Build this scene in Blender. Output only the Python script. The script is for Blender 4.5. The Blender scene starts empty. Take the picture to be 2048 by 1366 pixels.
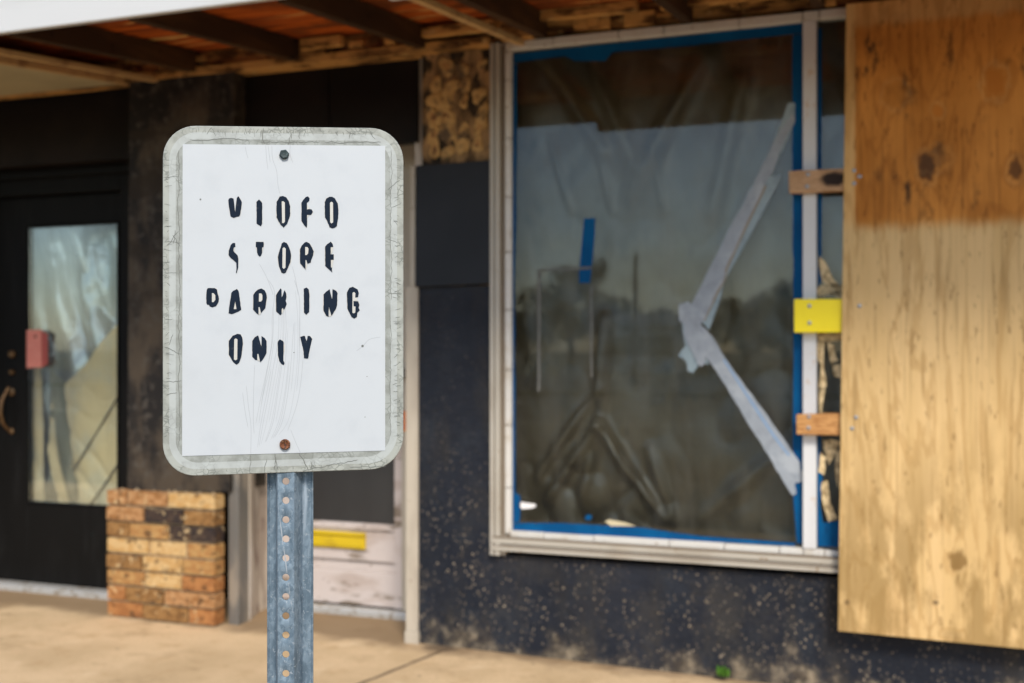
import bpy, bmesh, math, random
from mathutils import Vector, noise as mnoise
R = math.radians
random.seed(7)
S = bpy.context.scene
COL = S.collection

# ------------------------------------------------------------------ camera, sky, sun, exposure
FPX = 2276.0                     # focal length in photo pixels (photo is 2048 wide)
HZ = 700.0                       # horizon row in the photo
YAW = math.atan2(FPX, 6024.0)    # the shop front turns away to the left by this angle
CAM = Vector((0.0, -4.40, 1.25))
FWD = Vector((-math.sin(YAW), math.cos(YAW), 0))
RGT = Vector((math.cos(YAW), math.sin(YAW), 0))
UP = Vector((0, 0, 1))
cam = bpy.data.objects.new('camera', bpy.data.cameras.new('camera'))
COL.objects.link(cam); S.camera = cam
cam.location = CAM
cam.rotation_euler = (R(90), 0, YAW)
cd = cam.data
cd.sensor_width = 36; cd.lens = 36 * FPX / 2048
cd.shift_y = (HZ - 683) / 2048
cd.clip_end = 2000; cd.clip_start = 0.05
cd.dof.use_dof = True; cd.dof.focus_distance = 1.49; cd.dof.aperture_fstop = 4.6

SUN_EL, SUN_DIR = R(42), Vector((0.50, -0.87, 0)).normalized()
W = bpy.data.worlds.new('World'); S.world = W; W.use_nodes = True
nt = W.node_tree
sky = nt.nodes.new('ShaderNodeTexSky'); sky.sky_type = 'NISHITA'; sky.sun_disc = False
sky.sun_elevation = SUN_EL; sky.sun_rotation = math.atan2(SUN_DIR.x, SUN_DIR.y)
sky.air_density = 1.0; sky.dust_density = 0.9; sky.ozone_density = 1.2
bg = nt.nodes['Background']; bg.inputs['Strength'].default_value = 0.13
nt.links.new(sky.outputs[0], bg.inputs[0])
sl = bpy.data.lights.new('sun', 'SUN'); sl.energy = 2.5; sl.angle = R(14); sl.color = (1, .935, .84)
so = bpy.data.objects.new('sun', sl); COL.objects.link(so)
sd = SUN_DIR * math.cos(SUN_EL) + UP * math.sin(SUN_EL)
so.rotation_euler = sd.to_track_quat('Z', 'Y').to_euler()
S.view_settings.view_transform = 'Standard'; S.view_settings.look = 'None'
S.view_settings.exposure = 0.62; S.view_settings.gamma = 1
S.render.engine = 'CYCLES'
S.cycles.use_denoising = True
S.cycles.max_bounces = 8; S.cycles.transparent_max_bounces = 12

# ------------------------------------------------------------------ helpers
def ray(px, py):
    return FWD + RGT * ((px - 1024) / FPX) + UP * ((HZ - py) / FPX)
def U(px, py, y=0.0):            # point on the plane y = const seen at a photo pixel
    d = ray(px, py); return CAM + d * ((y - CAM.y) / d.y)
def X(px, y=0.0): return U(px, HZ, y).x
def Z(px, py, y=0.0): return U(px, py, y).z
def mirror_spot(px, q):          # place on the street, q in front of the wall, mirrored at pixel column px
    d = ray(px, HZ); p = CAM + d * ((q - CAM.y) / d.y); return Vector((p.x, -q, 0))

class B:
    def __init__(s): s.v = []; s.f = []; s.m = []
    def add(s, vs, fs, m=0):
        o = len(s.v); s.v += [Vector(p) for p in vs]
        for f in fs: s.f.append([o + i for i in f]); s.m.append(m)
        return s
    def hexa(s, p, m=0):         # 4 bottom then 4 top
        return s.add(p, [(3,2,1,0),(4,5,6,7),(0,1,5,4),(1,2,6,5),(2,3,7,6),(3,0,4,7)], m)
    def box(s, x0, x1, y0, y1, z0, z1, m=0):
        return s.hexa([(x0,y0,z0),(x1,y0,z0),(x1,y1,z0),(x0,y1,z0),(x0,y0,z1),(x1,y0,z1),(x1,y1,z1),(x0,y1,z1)], m)
    def prism(s, pts, off, m=0):
        n = len(pts); off = Vector(off)
        b = [Vector(p) + off for p in pts]
        fs = [tuple(range(n)), tuple(range(2*n-1, n-1, -1))]
        fs += [(i, (i+1) % n, n + (i+1) % n, n + i) for i in range(n)]
        return s.add(list(pts) + b, fs, m)
    def tube(s, path, rad, n=10, m=0, cap=True):
        path = [Vector(p) for p in path]
        rad = rad if isinstance(rad, (list, tuple)) else [rad] * len(path)
        rings = []
        for i, p in enumerate(path):
            t = (path[min(i+1, len(path)-1)] - path[max(i-1, 0)]).normalized()
            a = t.orthogonal().normalized() if i == 0 else (a - t * a.dot(t)).normalized()
            b = t.cross(a)
            rings.append([p + (a*math.cos(2*math.pi*k/n) + b*math.sin(2*math.pi*k/n)) * rad[i] for k in range(n)])
        vs = [v for r in rings for v in r]; fs = []
        for i in range(len(path)-1):
            for k in range(n):
                fs.append((i*n+k, i*n+(k+1)%n, (i+1)*n+(k+1)%n, (i+1)*n+k))
        if cap:
            fs.append(tuple(range(n-1, -1, -1))); fs.append(tuple(range((len(path)-1)*n, len(path)*n)))
        return s.add(vs, fs, m)
    def ribbon(s, path, w, nrm, m=0):      # flat hairline
        path = [Vector(p) for p in path]; L = []
        for i, p in enumerate(path):
            t = (path[min(i+1, len(path)-1)] - path[max(i-1, 0)]).normalized()
            sd_ = t.cross(nrm).normalized()
            ww = w * (0.35 if i in (0, len(path)-1) else 1) * .5
            L += [p + sd_ * ww, p - sd_ * ww]
        return s.add(L, [(2*i, 2*i+1, 2*i+3, 2*i+2) for i in range(len(path)-1)], m)
    def build(s, name, mats, parent=None, bevel=0, smooth=None, recalc=True, seg=2, solid=None):
        me = bpy.data.meshes.new(name)
        lo = Vector((min(v.x for v in s.v), min(v.y for v in s.v), min(v.z for v in s.v)))
        hi = Vector((max(v.x for v in s.v), max(v.y for v in s.v), max(v.z for v in s.v)))
        org = Vector(((lo.x+hi.x)/2, (lo.y+hi.y)/2, lo.z))
        me.from_pydata([v - org for v in s.v], [], s.f)
        if not isinstance(mats, (list, tuple)): mats = [mats]
        for m in mats: me.materials.append(m)
        me.polygons.foreach_set('material_index', s.m)
        if recalc:
            bm = bmesh.new(); bm.from_mesh(me)
            bmesh.ops.recalc_face_normals(bm, faces=bm.faces); bm.to_mesh(me); bm.free()
        if smooth is not None:
            me.polygons.foreach_set('use_smooth', [True]*len(me.polygons))
            if smooth > 0: me.set_sharp_from_angle(angle=R(smooth))
        me.update()
        o = bpy.data.objects.new(name, me); COL.objects.link(o)
        wl = org
        if parent is not None:
            o.parent = parent; o.location = wl - Vector(parent['_w'])
        else: o.location = wl
        o['_w'] = tuple(wl)
        if solid:
            md = o.modifiers.new('solid', 'SOLIDIFY'); md.thickness = solid[0]; md.offset = solid[1]
        if bevel:
            md = o.modifiers.new('bevel', 'BEVEL'); md.width = bevel; md.segments = seg; md.limit_method = 'ANGLE'
            md.angle_limit = R(35)
        return o
def tag(o, label=None, cat=None, group=None, kind=None):
    if label: o['label'] = label
    if cat: o['category'] = cat
    if group: o['group'] = group
    if kind: o['kind'] = kind
    return o
def empty(name, loc, parent=None):
    o = bpy.data.objects.new(name, None); COL.objects.link(o); loc = Vector(loc)
    o.empty_display_size = .1
    if parent is not None: o.parent = parent; o.location = loc - Vector(parent['_w'])
    else: o.location = loc
    o['_w'] = tuple(loc); return o

# ------------------------------------------------------------------ procedural materials
class G:
    """small node-graph writer"""
    def __init__(s, name):
        s.mat = bpy.data.materials.new(name); s.mat.use_nodes = True
        s.t = s.mat.node_tree; s.p = s.t.nodes['Principled BSDF']; s.out = s.t.nodes['Material Output']
        s.pos = s.t.nodes.new('ShaderNodeNewGeometry').outputs['Position']
    def n(s, typ, **kw):
        d = s.t.nodes.new('ShaderNode' + typ)
        for k, v in kw.items():
            if k.startswith('_'): setattr(d, k[1:], v)
        return d
    def put(s, sock, v):
        if hasattr(v, 'is_output'): s.t.links.new(v, sock)
        elif v is not None:
            if sock.type == 'RGBA' and len(v) == 3: v = (*v, 1)
            sock.default_value = v
    def math(s, op, a, b=None, c=None, clamp=False):
        d = s.n('Math', _operation=op, _use_clamp=clamp)
        for i, v in enumerate((a, b, c)):
            if v is not None: s.put(d.inputs[i], v)
        return d.outputs[0]
    def vec(s, op, a, b):
        d = s.n('VectorMath', _operation=op); s.put(d.inputs[0], a); s.put(d.inputs[1], b); return d.outputs[0]
    def noise(s, scale=5, stretch=(1,1,1), detail=4, rough=.55, dist=0, vec=None, col=False):
        d = s.n('TexNoise'); s.put(d.inputs['Vector'], s.vec('MULTIPLY', vec or s.pos, stretch))
        d.inputs['Scale'].default_value = scale; d.inputs['Detail'].default_value = detail
        d.inputs['Roughness'].default_value = rough; d.inputs['Distortion'].default_value = dist
        return d.outputs['Color' if col else 'Fac']
    def voro(s, scale=5, stretch=(1,1,1), feature='F1', rand=1, vec=None, out='Distance'):
        d = s.n('TexVoronoi', _feature=feature); s.put(d.inputs['Vector'], s.vec('MULTIPLY', vec or s.pos, stretch))
        d.inputs['Scale'].default_value = scale; d.inputs['Randomness'].default_value = rand
        return d.outputs[out]
    def rng(s, v, lo, hi, a=0, b=1, smooth=True):
        d = s.n('MapRange', _interpolation_type='SMOOTHSTEP' if smooth else 'LINEAR')
        s.put(d.inputs['Value'], v)
        for k, x in zip(('From Min','From Max','To Min','To Max'), (lo, hi, a, b)): d.inputs[k].default_value = x
        return d.outputs[0]
    def mix(s, fac, a, b, mode='MIX'):
        d = s.n('Mix', _data_type='RGBA', _blend_type=mode)
        s.put(d.inputs[0], fac); s.put(d.inputs[6], a); s.put(d.inputs[7], b); return d.outputs[2]
    def xyz(s):
        d = s.n('SeparateXYZ'); s.put(d.inputs[0], s.pos); return d.outputs
    def bump(s, h, strength=.3, dist=.01):
        d = s.n('Bump'); d.inputs['Strength'].default_value = strength; d.inputs['Distance'].default_value = dist
        s.put(d.inputs['Height'], h); s.put(s.p.inputs['Normal'], d.outputs[0])
    def fin(s, col, rough=.6, metal=0, spec=.5):
        s.put(s.p.inputs['Base Color'], col); s.put(s.p.inputs['Roughness'], rough)
        s.put(s.p.inputs['Metallic'], metal); s.p.inputs['Specular IOR Level'].default_value = spec
        return s.mat

def M(name, base, layers=(), rough=.6, metal=0, spec=.5, bump=None):
    g = G(name); c = base
    for L in layers:
        if L.get('voro'):
            f = g.rng(g.voro(L['scale'], L.get('stretch', (1,1,1))), L['lo'], L['hi'])
        else:
            f = g.rng(g.noise(L['scale'], L.get('stretch', (1,1,1)), L.get('detail', 4), L.get('rough', .55), L.get('dist', 0)), L['lo'], L['hi'])
        if L.get('mask'):
            k = L['mask']; f = g.math('MULTIPLY', f, g.rng(g.noise(k[0], k[3] if len(k) > 3 else (1,1,1)), k[1], k[2]))
        if L.get('fac', 1) != 1: f = g.math('MULTIPLY', f, L['fac'])
        c = g.mix(f, c, L['col'])
    if bump: g.bump(g.noise(bump[0], bump[3] if len(bump) > 3 else (1,1,1), 6), bump[1], bump[2])
    return g.fin(c, rough, metal, spec)

# signs and metal
m_sheet = M('white_sheeting', (.472,.494,.508), [dict(scale=30, lo=.45, hi=.8, col=(.445,.468,.485)), dict(scale=7, lo=.52, hi=.75, col=(.450,.470,.478)), dict(scale=900, lo=.72, hi=.8, col=(.5,.5,.5), detail=0)], rough=.45, spec=.4)
def crazed(name, a, b, k):
    g = G(name)
    c = g.mix(g.rng(g.noise(60, detail=6), .4, .65), a, b)
    w = g.vec('ADD', g.pos, g.vec('MULTIPLY', g.noise(90, col=True), (.006,.006,.006)))
    e = g.voro(115, (1,1,1.2), 'DISTANCE_TO_EDGE', vec=w)
    f = g.math('MULTIPLY', g.rng(e, .03, .10, 1, 0), g.rng(g.noise(32, detail=4), .46, .60))
    c = g.mix(g.math('MULTIPLY', f, k), c, (.16,.17,.15))
    return g.fin(c, .55, 0, .35)
m_rim = crazed('crazed_rim', (.345,.355,.315), (.255,.262,.23), .8)
m_band = crazed('grey_sheeting', (.395,.415,.395), (.345,.36,.34), .25)
m_inner = crazed('grimy_sheeting', (.31,.325,.30), (.225,.235,.21), .6)
m_letter = M('black_letter_paint', (.010,.017,.030), [dict(scale=120, lo=.62, hi=.75, col=(.03,.035,.045)), dict(scale=45, lo=.66, hi=.72, col=(.035,.02,.012))], rough=.6, spec=.06)
m_ghost = M('cream_ghost', (.48,.465,.42), [dict(scale=200, lo=.5, hi=.7, col=(.50,.49,.455))], rough=.5)
m_hair = M('hairline_crack', (.345,.36,.375), rough=.7)
m_crack = M('dark_crack', (.13,.135,.12), rough=.8)
def galv():
    g = G('galvanised_steel')
    v = g.voro(240, (1,1,.7), out='Color')
    sp = g.n('SeparateColor'); g.put(sp.inputs[0], v)
    c = g.mix(sp.outputs[0], (.125,.178,.225), (.215,.28,.335))
    c = g.mix(g.rng(g.noise(50, (1,1,.35), 7, .65), .46, .66), c, (.10,.145,.185))
    c = g.mix(g.rng(g.noise(200, detail=6, rough=.7), .55, .68), c, (.33,.37,.40))
    c = g.mix(g.rng(g.noise(25, (2,2,.2), 5), .62, .72), c, (.31,.37,.43))
    g.bump(g.noise(300, detail=4), .12, .001)
    return g.fin(c, g.rng(g.noise(60), .3, .7, .42, .62), .35, .5)
m_galv = galv()
m_scuff = M('rubbed_zinc', (.42,.45,.48), rough=.4, metal=.4)
m_bolt = M('blackened_bolt', (.018,.032,.034), [dict(scale=300, lo=.5, hi=.7, col=(.05,.075,.075))], rough=.5, metal=.3)
m_rust = M('rusty_bolt', (.17,.055,.018), [dict(scale=320, lo=.45, hi=.6, col=(.05,.018,.008)), dict(scale=420, lo=.62, hi=.7, col=(.45,.28,.16))], rough=.75)

# shop front
def wall_paint(name, base, dusty, z_peel):
    """dark paint, peeling dots everywhere and bare render along the foot"""
    g = G(name); zz = g.xyz()[2]
    c = g.mix(g.rng(g.noise(2.2, (1,1,.6), 6), .4, .7), base, dusty)
    c = g.mix(g.math('MULTIPLY', g.rng(g.noise(5.5, (1,1,.7), 7, .65), .48, .7), .5), c, (.024,.030,.040))
    c = g.mix(g.math('MULTIPLY', g.rng(g.noise(7, (1,1,.25), 6), .5, .75), .6), c, (.030,.026,.022))
    wv = g.vec('ADD', g.pos, g.vec('MULTIPLY', g.noise(75, detail=5, col=True), (.016,.016,.020)))
    for sc, hi, lo_, hi_, st in ((30, .25, .37, .50, (1,1,.8)), (58, .32, .35, .50, (1,1,.85)), (13, .12, .34, .47, (1,1,1))):
        d = g.voro(sc, st, vec=wv)
        f = g.math('MULTIPLY', g.rng(d, hi*.6, hi, 1, 0), g.rng(g.noise(4.2, (1,1,.45), 5), lo_, hi_))
        f = g.math('MULTIPLY', f, g.rng(zz, z_peel+.25, z_peel+.95, 1, .15))
        f = g.math('MULTIPLY', f, g.rng(g.voro(sc, st, vec=wv, out='Color'), .28, .75, .0, 1))
        f = g.math('MULTIPLY', f, g.rng(g.noise(90, detail=3), .35, .6, .15, 1))
        c = g.mix(f, c, g.mix(g.rng(g.noise(11), .4, .6), (.24,.19,.13), (.50,.40,.28)))
    hz = g.math('MULTIPLY', g.rng(g.noise(3.4, (1,1,.8), 8, .7), .47, .66), g.rng(zz, .05, .9, 1, .25))
    c = g.mix(g.math('MULTIPLY', hz, .55), c, (.052,.046,.038))
    h = g.math('ADD', zz, g.math('MULTIPLY', g.noise(5, (1,1,.8), 7, .65), -.62))
    f = g.rng(h, -.37, -.24, 1, 0)
    c = g.mix(g.math('MULTIPLY', f, .85), c, g.mix(g.rng(g.noise(16, detail=6), .4, .65), (.07,.055,.04), (.33,.265,.18)))
    g.bump(g.noise(26, detail=8, rough=.7), .8, .012)
    return g.fin(c, g.rng(g.noise(9), .3, .7, .5, .68), 0, .22)
m_wall = wall_paint('peeling_navy_paint', (.0085,.0115,.019), (.016,.019,.028), .05)
m_panel = M('charcoal_sheet', (.016,.018,.022), [dict(scale=3, lo=.4, hi=.7, col=(.021,.023,.028)), dict(scale=30, lo=.74, hi=.77, col=(.12,.10,.06))], rough=.55, spec=.2, bump=(20,.1,.003))
m_pil = M('grimy_black_panel', (.016,.014,.013), [dict(scale=5, stretch=(1,1,.5), lo=.42, hi=.62, col=(.066,.050,.035), detail=8, rough=.68), dict(scale=26, lo=.52, hi=.68, col=(.075,.064,.052), fac=.7), dict(scale=40, lo=.68, hi=.74, col=(.09,.06,.03)), dict(scale=1.6, stretch=(.5,1,3), lo=.55, hi=.6, col=(.03,.022,.015), fac=.7)], rough=.6, spec=.15, bump=(14,.25,.004))
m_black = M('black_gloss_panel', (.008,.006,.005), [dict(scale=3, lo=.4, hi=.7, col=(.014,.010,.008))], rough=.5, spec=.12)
m_doorblk = M('black_door_paint', (.006,.0055,.005), [dict(scale=8, stretch=(3,1,.4), lo=.5, hi=.8, col=(.011,.0105,.010)), dict(scale=30, stretch=(.3,1,3), lo=.68, hi=.74, col=(.01,.022,.022))], rough=.5, spec=.10)
def glue_wood():
    g = G('glue_dabbed_backing')
    c = g.mix(g.rng(g.noise(9, (1.6,1,.45), 6), .38, .62), (.09,.052,.024), (.38,.22,.095))
    c = g.mix(g.rng(g.noise(9, (1.3,1,.8), 6), .50, .58), c, (.03,.02,.012))
    c = g.mix(g.math('MULTIPLY', g.rng(g.noise(26, detail=5), .56, .68), .55), c, (.04,.025,.014))
    g.bump(g.noise(20, detail=5), .6, .01)
    return g.fin(c, .8, 0, .2)
m_glue = glue_wood()
m_dab = M('yellowed_glue', (.50,.30,.105), [dict(scale=35, lo=.42, hi=.62, col=(.42,.23,.07)), dict(scale=15, lo=.50, hi=.62, col=(.09,.055,.027)), dict(scale=60, lo=.5, hi=.7, col=(.2,.11,.04), fac=.7)], rough=.8, bump=(50,.6,.006))
m_dabdark = M('browned_glue', (.42,.21,.065), [dict(scale=40, lo=.45, hi=.6, col=(.14,.055,.015))], rough=.75)
m_alu = M('dirty_white_aluminium', (.42,.385,.325), [dict(scale=6, stretch=(1,1,.5), lo=.45, hi=.7, col=(.35,.31,.25)), dict(scale=45, lo=.66, hi=.72, col=(.24,.16,.09)), dict(scale=4, stretch=(2,1,.3), lo=.6, hi=.75, col=(.42,.36,.28), fac=.6)], rough=.5)
m_bead = M('white_glazing_bead', (.58,.555,.51), [dict(scale=9, lo=.5, hi=.72, col=(.47,.41,.33)), dict(scale=60, lo=.66, hi=.7, col=(.25,.16,.09))], rough=.45)
m_mull = M('white_mullion', (.60,.60,.60), [dict(scale=22, lo=.62, hi=.7, col=(.55,.47,.40)), dict(scale=6, stretch=(1,1,.3), lo=.5, hi=.75, col=(.52,.52,.52))], rough=.45)
m_groove = M('groove_shade', (.17,.13,.09), rough=.8)  # dark strips in this colour make the frame grooves look deeper and shaded
m_joint = M('rusty_joint', (.20,.14,.085), rough=.9)
def glass(name='window_glass', k=.72):
    g = G(name)
    fr = g.n('Fresnel'); fr.inputs[0].default_value = 1.5
    f = g.math('MULTIPLY', fr.outputs[0], k, clamp=True)
    tr = g.n('BsdfTransparent'); tr.inputs[0].default_value = (.90,.93,.92,1)
    gl = g.n('BsdfGlossy'); gl.inputs['Roughness'].default_value = .0; gl.inputs[0].default_value = (1,1,1,1)
    nz = g.noise(1.3, detail=1)
    bp = g.n('Bump'); bp.inputs['Strength'].default_value = .05; bp.inputs['Distance'].default_value = .01
    g.put(bp.inputs['Height'], nz); g.put(gl.inputs['Normal'], bp.outputs[0])
    mx = g.n('MixShader'); g.put(mx.inputs[0], f); g.put(mx.inputs[1], tr.outputs[0]); g.put(mx.inputs[2], gl.outputs[0])
    df = g.n('BsdfDiffuse'); df.inputs[0].default_value = (.32,.30,.26,1)
    dust = g.math('MULTIPLY', g.rng(g.noise(5, (2.5,1,.25), 6), .4, .8), .06)
    m2 = g.n('MixShader'); g.put(m2.inputs[0], dust); g.put(m2.inputs[1], mx.outputs[0]); g.put(m2.inputs[2], df.outputs[0])
    g.put(g.out.inputs[0], m2.outputs[0]); g.t.nodes.remove(g.p)
    return g.mat
m_glass = glass()
m_doorglass = glass('door_glass', .45)
m_plastic = M('dark_plastic_sheet', (.098,.068,.034), [dict(scale=3, lo=.4, hi=.7, col=(.14,.102,.055)), dict(scale=14, stretch=(1,1,.5), lo=.5, hi=.8, col=(.04,.027,.012))], rough=.36, spec=.75, bump=(6,.4,.02,(1,1,.5)))
m_blue = M('blue_masking_tape', (.0,.060,.175), [dict(scale=8, stretch=(1,1,.5), lo=.4, hi=.7, col=(.0,.082,.22)), dict(scale=60, stretch=(1,1,.2), lo=.6, hi=.75, col=(.004,.045,.13))], rough=.65, spec=.12)
m_duct = M('silver_duct_tape', (.27,.30,.335), [dict(scale=25, lo=.45, hi=.7, col=(.22,.245,.275)), dict(scale=9, stretch=(1,1,1), lo=.5, hi=.62, col=(.34,.37,.40)), dict(scale=260, lo=.5, hi=.7, col=(.33,.36,.40))], rough=.45, spec=.4, bump=(30,.5,.004))
m_duct2 = M('pale_duct_tape', (.26,.33,.36), [dict(scale=30, lo=.45, hi=.7, col=(.20,.26,.29))], rough=.5, spec=.3)
m_ductglint = M('duct_tape_highlight', (.20,.31,.47), rough=.5)  # bluish highlight painted as a line along the lower duct tape
m_ductedge = M('duct_tape_edge', (.25,.21,.16), rough=.8)
m_cream = M('cream_scrap', (.55,.47,.30), rough=.8)
m_white = M('white_scrap', (.75,.73,.72), rough=.7)
m_resid = M('sticker_residue', (.10,.096,.084), [dict(scale=60, lo=.4, hi=.6, col=(.12,.12,.11))], rough=.8)
m_glueres = M('dried_glue', (.74,.57,.32), [dict(scale=40, lo=.4, hi=.65, col=(.34,.235,.11)), dict(scale=90, lo=.6, hi=.7, col=(.10,.08,.05))], rough=.75, bump=(60,.4,.004))
m_yellow = M('yellow_bracket_paint', (.92,.74,.004), [dict(scale=10, lo=.5, hi=.8, col=(.86,.68,.004))], rough=.45)
m_yslot = M('yellow_slot_paint', (.60,.42,.008), [dict(scale=14, lo=.5, hi=.75, col=(.50,.34,.01))], rough=.45)
m_screw = M('zinc_screw', (.32,.33,.34), rough=.35, metal=.7)
def batten(name, a, b, knot=None):
    g = G(name)
    h = g.noise(9, (.5,1,3), 4)
    c = g.mix(g.rng(g.math('SINE', g.math('MULTIPLY', h, 60)), -.3, 1), a, b)
    if knot:
        d = g.vec('MULTIPLY', g.vec('SUBTRACT', g.pos, knot), (14,0,24))
        L = g.n('VectorMath', _operation='LENGTH'); g.put(L.inputs[0], d)
        k = g.math('ADD', L.outputs['Value'], g.math('MULTIPLY', g.noise(30), .5))
        c = g.mix(g.rng(k, .7, 1.1, 1, 0), c, (.018,.008,.004))
    return g.fin(c, .65, 0, .3)

def plywood():
    g = G('weathered_plywood'); xs = g.xyz(); x, z = xs[0], xs[2]
    YB = -.088
    knots = [(1790,190,.045,.055,.75,(.44,.17,.025)), (1990,165,.045,.065,1,(.46,.16,.02)), (1875,222,.022,.03,.9,(.50,.17,.02)),
             (1855,335,.035,.06,.9,(.05,.02,.009)),(1868,318,.06,.05,.45,(.10,.05,.02)), (1915,1122,.035,.05,.9,(.20,.11,.03)), (1738,1150,.035,.035,.15,(.36,.24,.10)),
             (1695,1205,.014,.014,.7,(.12,.07,.03)), (1872,1205,.013,.012,.8,(.10,.06,.03)), (2030,340,.03,.05,.8,(.05,.02,.01)),
             (1900,1270,.05,.02,.3,(.30,.19,.08))]
    h = g.noise(1.0, (3.4,1,.55), 6, .55, .7)
    spots = []
    for px, py, rx, rz, a, colr in knots:
        p = U(px, py, YB)
        dx = g.math('DIVIDE', g.math('SUBTRACT', x, p.x), rx); dz = g.math('DIVIDE', g.math('SUBTRACT', z, p.z), rz)
        d2 = g.math('ADD', g.math('MULTIPLY', dx, dx), g.math('MULTIPLY', dz, dz))
        dd = g.math('SQRT', d2)
        h = g.math('ADD', h, g.math('DIVIDE', .16 if rx > .02 else .05, g.math('ADD', 1, g.math('MULTIPLY', d2, .35))))
        wob = g.math('ADD', dd, g.math('MULTIPLY', g.math('SUBTRACT', g.noise(34, (1,1,.6), 6, .65), .5), 1.5))
        spots.append((wob, a, colr))
    band = g.math('SINE', g.math('MULTIPLY', h, 62))
    fine = g.noise(70, (1,1,.035), 5)
    mid = g.noise(9, (1,1,.10), 5)
    c = g.mix(g.rng(mid, .35, .7), (.66,.455,.215), (.575,.385,.165))
    c = g.mix(g.math('MULTIPLY', g.rng(band, .35, 1), .46), c, (.40,.235,.08))
    c = g.mix(g.math('MULTIPLY', g.rng(fine, .5, .70), .5), c, (.27,.16,.055))
    c = g.mix(g.math('MULTIPLY', g.rng(g.noise(75, (1,1,.22), 3), .61, .70), .55), c, (.20,.11,.035))
    # damp grey-brown marks low down
    lowm = g.math('MULTIPLY', g.rng(z, .45, 1.15, 1, .0), g.rng(g.noise(5, (1.5,1,.5), 7, .62), .42, .56))
    c = g.mix(g.math('MULTIPLY', lowm, .7), c, (.25,.155,.05))
    # old stained upper part with a clean margin on the left and along the top
    p0 = U(1708, 456, YB); edge = g.math('MULTIPLY', g.math('SUBTRACT', g.noise(12, (1,1,.3), 7, .65), .5), .075)
    st = g.math('MULTIPLY', g.rng(g.math('ADD', z, edge), p0.z-.03, p0.z+.034), g.rng(g.math('ADD', x, g.math('MULTIPLY', edge, .4)), p0.x-.004, p0.x+.012))
    st = g.math('MULTIPLY', st, g.rng(g.math('ADD', z, edge), Z(1850, 40, YB)-.02, Z(1850, 40, YB)+.02, 1, .35))
    stc = g.mix(1, c, g.mix(g.rng(g.noise(3.5, (1,1,.5), 6), .4, .68), (.95,.64,.31), (.66,.40,.14)), 'MULTIPLY')
    c = g.mix(st, c, stc)
    tmask = g.math('MULTIPLY', g.math('MULTIPLY', st, g.rng(g.noise(12, (1,1,.45), 7, .7), .52, .64)), g.rng(g.noise(2.9, (1,1,.9)), .48, .60))
    c = g.mix(g.math('MULTIPLY', tmask, .9), c, (.028,.016,.009))
    # bare upper edge is greyed orange all over
    c = g.mix(g.rng(z, p0.z-.02, p0.z+.05, 0, .45), c, g.mix(1, c, (.95,.72,.42), 'MULTIPLY'))
    for wob, a, colr in spots:
        c = g.mix(g.math('MULTIPLY', g.rng(wob, .55, .95, 1, 0), a*.95), c, colr)
        ringf = g.math('MULTIPLY', g.rng(wob, .8, 1.0), g.rng(wob, 1.05, 1.3, 1, 0))
        c = g.mix(g.math('MULTIPLY', ringf, a*.14), c, (.66,.44,.19))
    g.bump(fine, .15, .002)
    return g.fin(c, .7, 0, .25)

m_edgewood = M('ply_edge', (.34,.22,.10), [dict(scale=60, stretch=(.2,6,.2), lo=.45, hi=.6, col=(.18,.10,.04))], rough=.8)
m_joist = M('old_dark_joist', (.040,.020,.009), [dict(scale=6, stretch=(3,.3,2), lo=.45, hi=.7, col=(.075,.036,.014)), dict(scale=18, lo=.62, hi=.7, col=(.015,.008,.004))], rough=.75, spec=.2)
m_deck = M('red_brown_decking', (.48,.10,.011), [dict(scale=5, stretch=(.4,3,1), lo=.42, hi=.62, col=(.20,.038,.006)), dict(scale=8, stretch=(.3,2.4,1), lo=.58, hi=.66, col=(.70,.40,.13)), dict(scale=2.5, lo=.5, hi=.62, col=(.16,.04,.008))], rough=.8, spec=.2)
m_ledger = M('rough_ledger_wood', (.50,.26,.08), [dict(scale=12, stretch=(.5,1,2), lo=.45, hi=.62, col=(.10,.045,.014)), dict(scale=22, stretch=(.6,1,1), lo=.58, hi=.68, col=(.52,.32,.12)), dict(scale=5, stretch=(.5,1,1), lo=.52, hi=.66, col=(.06,.032,.014))], rough=.85, spec=.2, bump=(30,.25,.005))
m_trim = M('tan_soffit_batten', (.50,.31,.13), [dict(scale=10, lo=.5, hi=.7, col=(.28,.15,.06))], rough=.7)
m_soffit = M('drab_soffit_board', (.42,.345,.20), [dict(scale=2.5, lo=.4, hi=.7, col=(.35,.29,.17))], rough=.7)
m_fascia = M('white_fascia_paint', (.56,.56,.55), [dict(scale=4, stretch=(.3,1,3), lo=.5, hi=.75, col=(.49,.49,.47))], rough=.5)
m_drip = M('beige_drip_edge', (.42,.36,.26), rough=.6)
m_pink = M('flaking_pink_paint', (.52,.455,.425), [dict(scale=7, stretch=(.6,1,1.4), lo=.45, hi=.62, col=(.43,.355,.315)), dict(scale=10, stretch=(.4,1,1.8), lo=.54, hi=.64, col=(.20,.155,.115), mask=(4,.42,.52)), dict(scale=40, lo=.64, hi=.70, col=(.16,.11,.08), fac=.8)], rough=.65, bump=(22,.3,.004))
m_jamb = M('flaking_beige_jamb', (.47,.40,.32), [dict(scale=8, stretch=(1,1,.3), lo=.48, hi=.6, col=(.30,.24,.19)), dict(scale=14, stretch=(1,1,.4), lo=.60, hi=.66, col=(.17,.11,.09)), dict(scale=5, stretch=(1,1,.2), lo=.55, hi=.62, col=(.58,.52,.46))], rough=.7, bump=(30,.3,.004))
m_grayjamb = M('bare_grey_metal', (.15,.14,.125), [dict(scale=9, stretch=(1,1,.3), lo=.5, hi=.65, col=(.28,.24,.19))], rough=.5, metal=.2)
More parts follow.
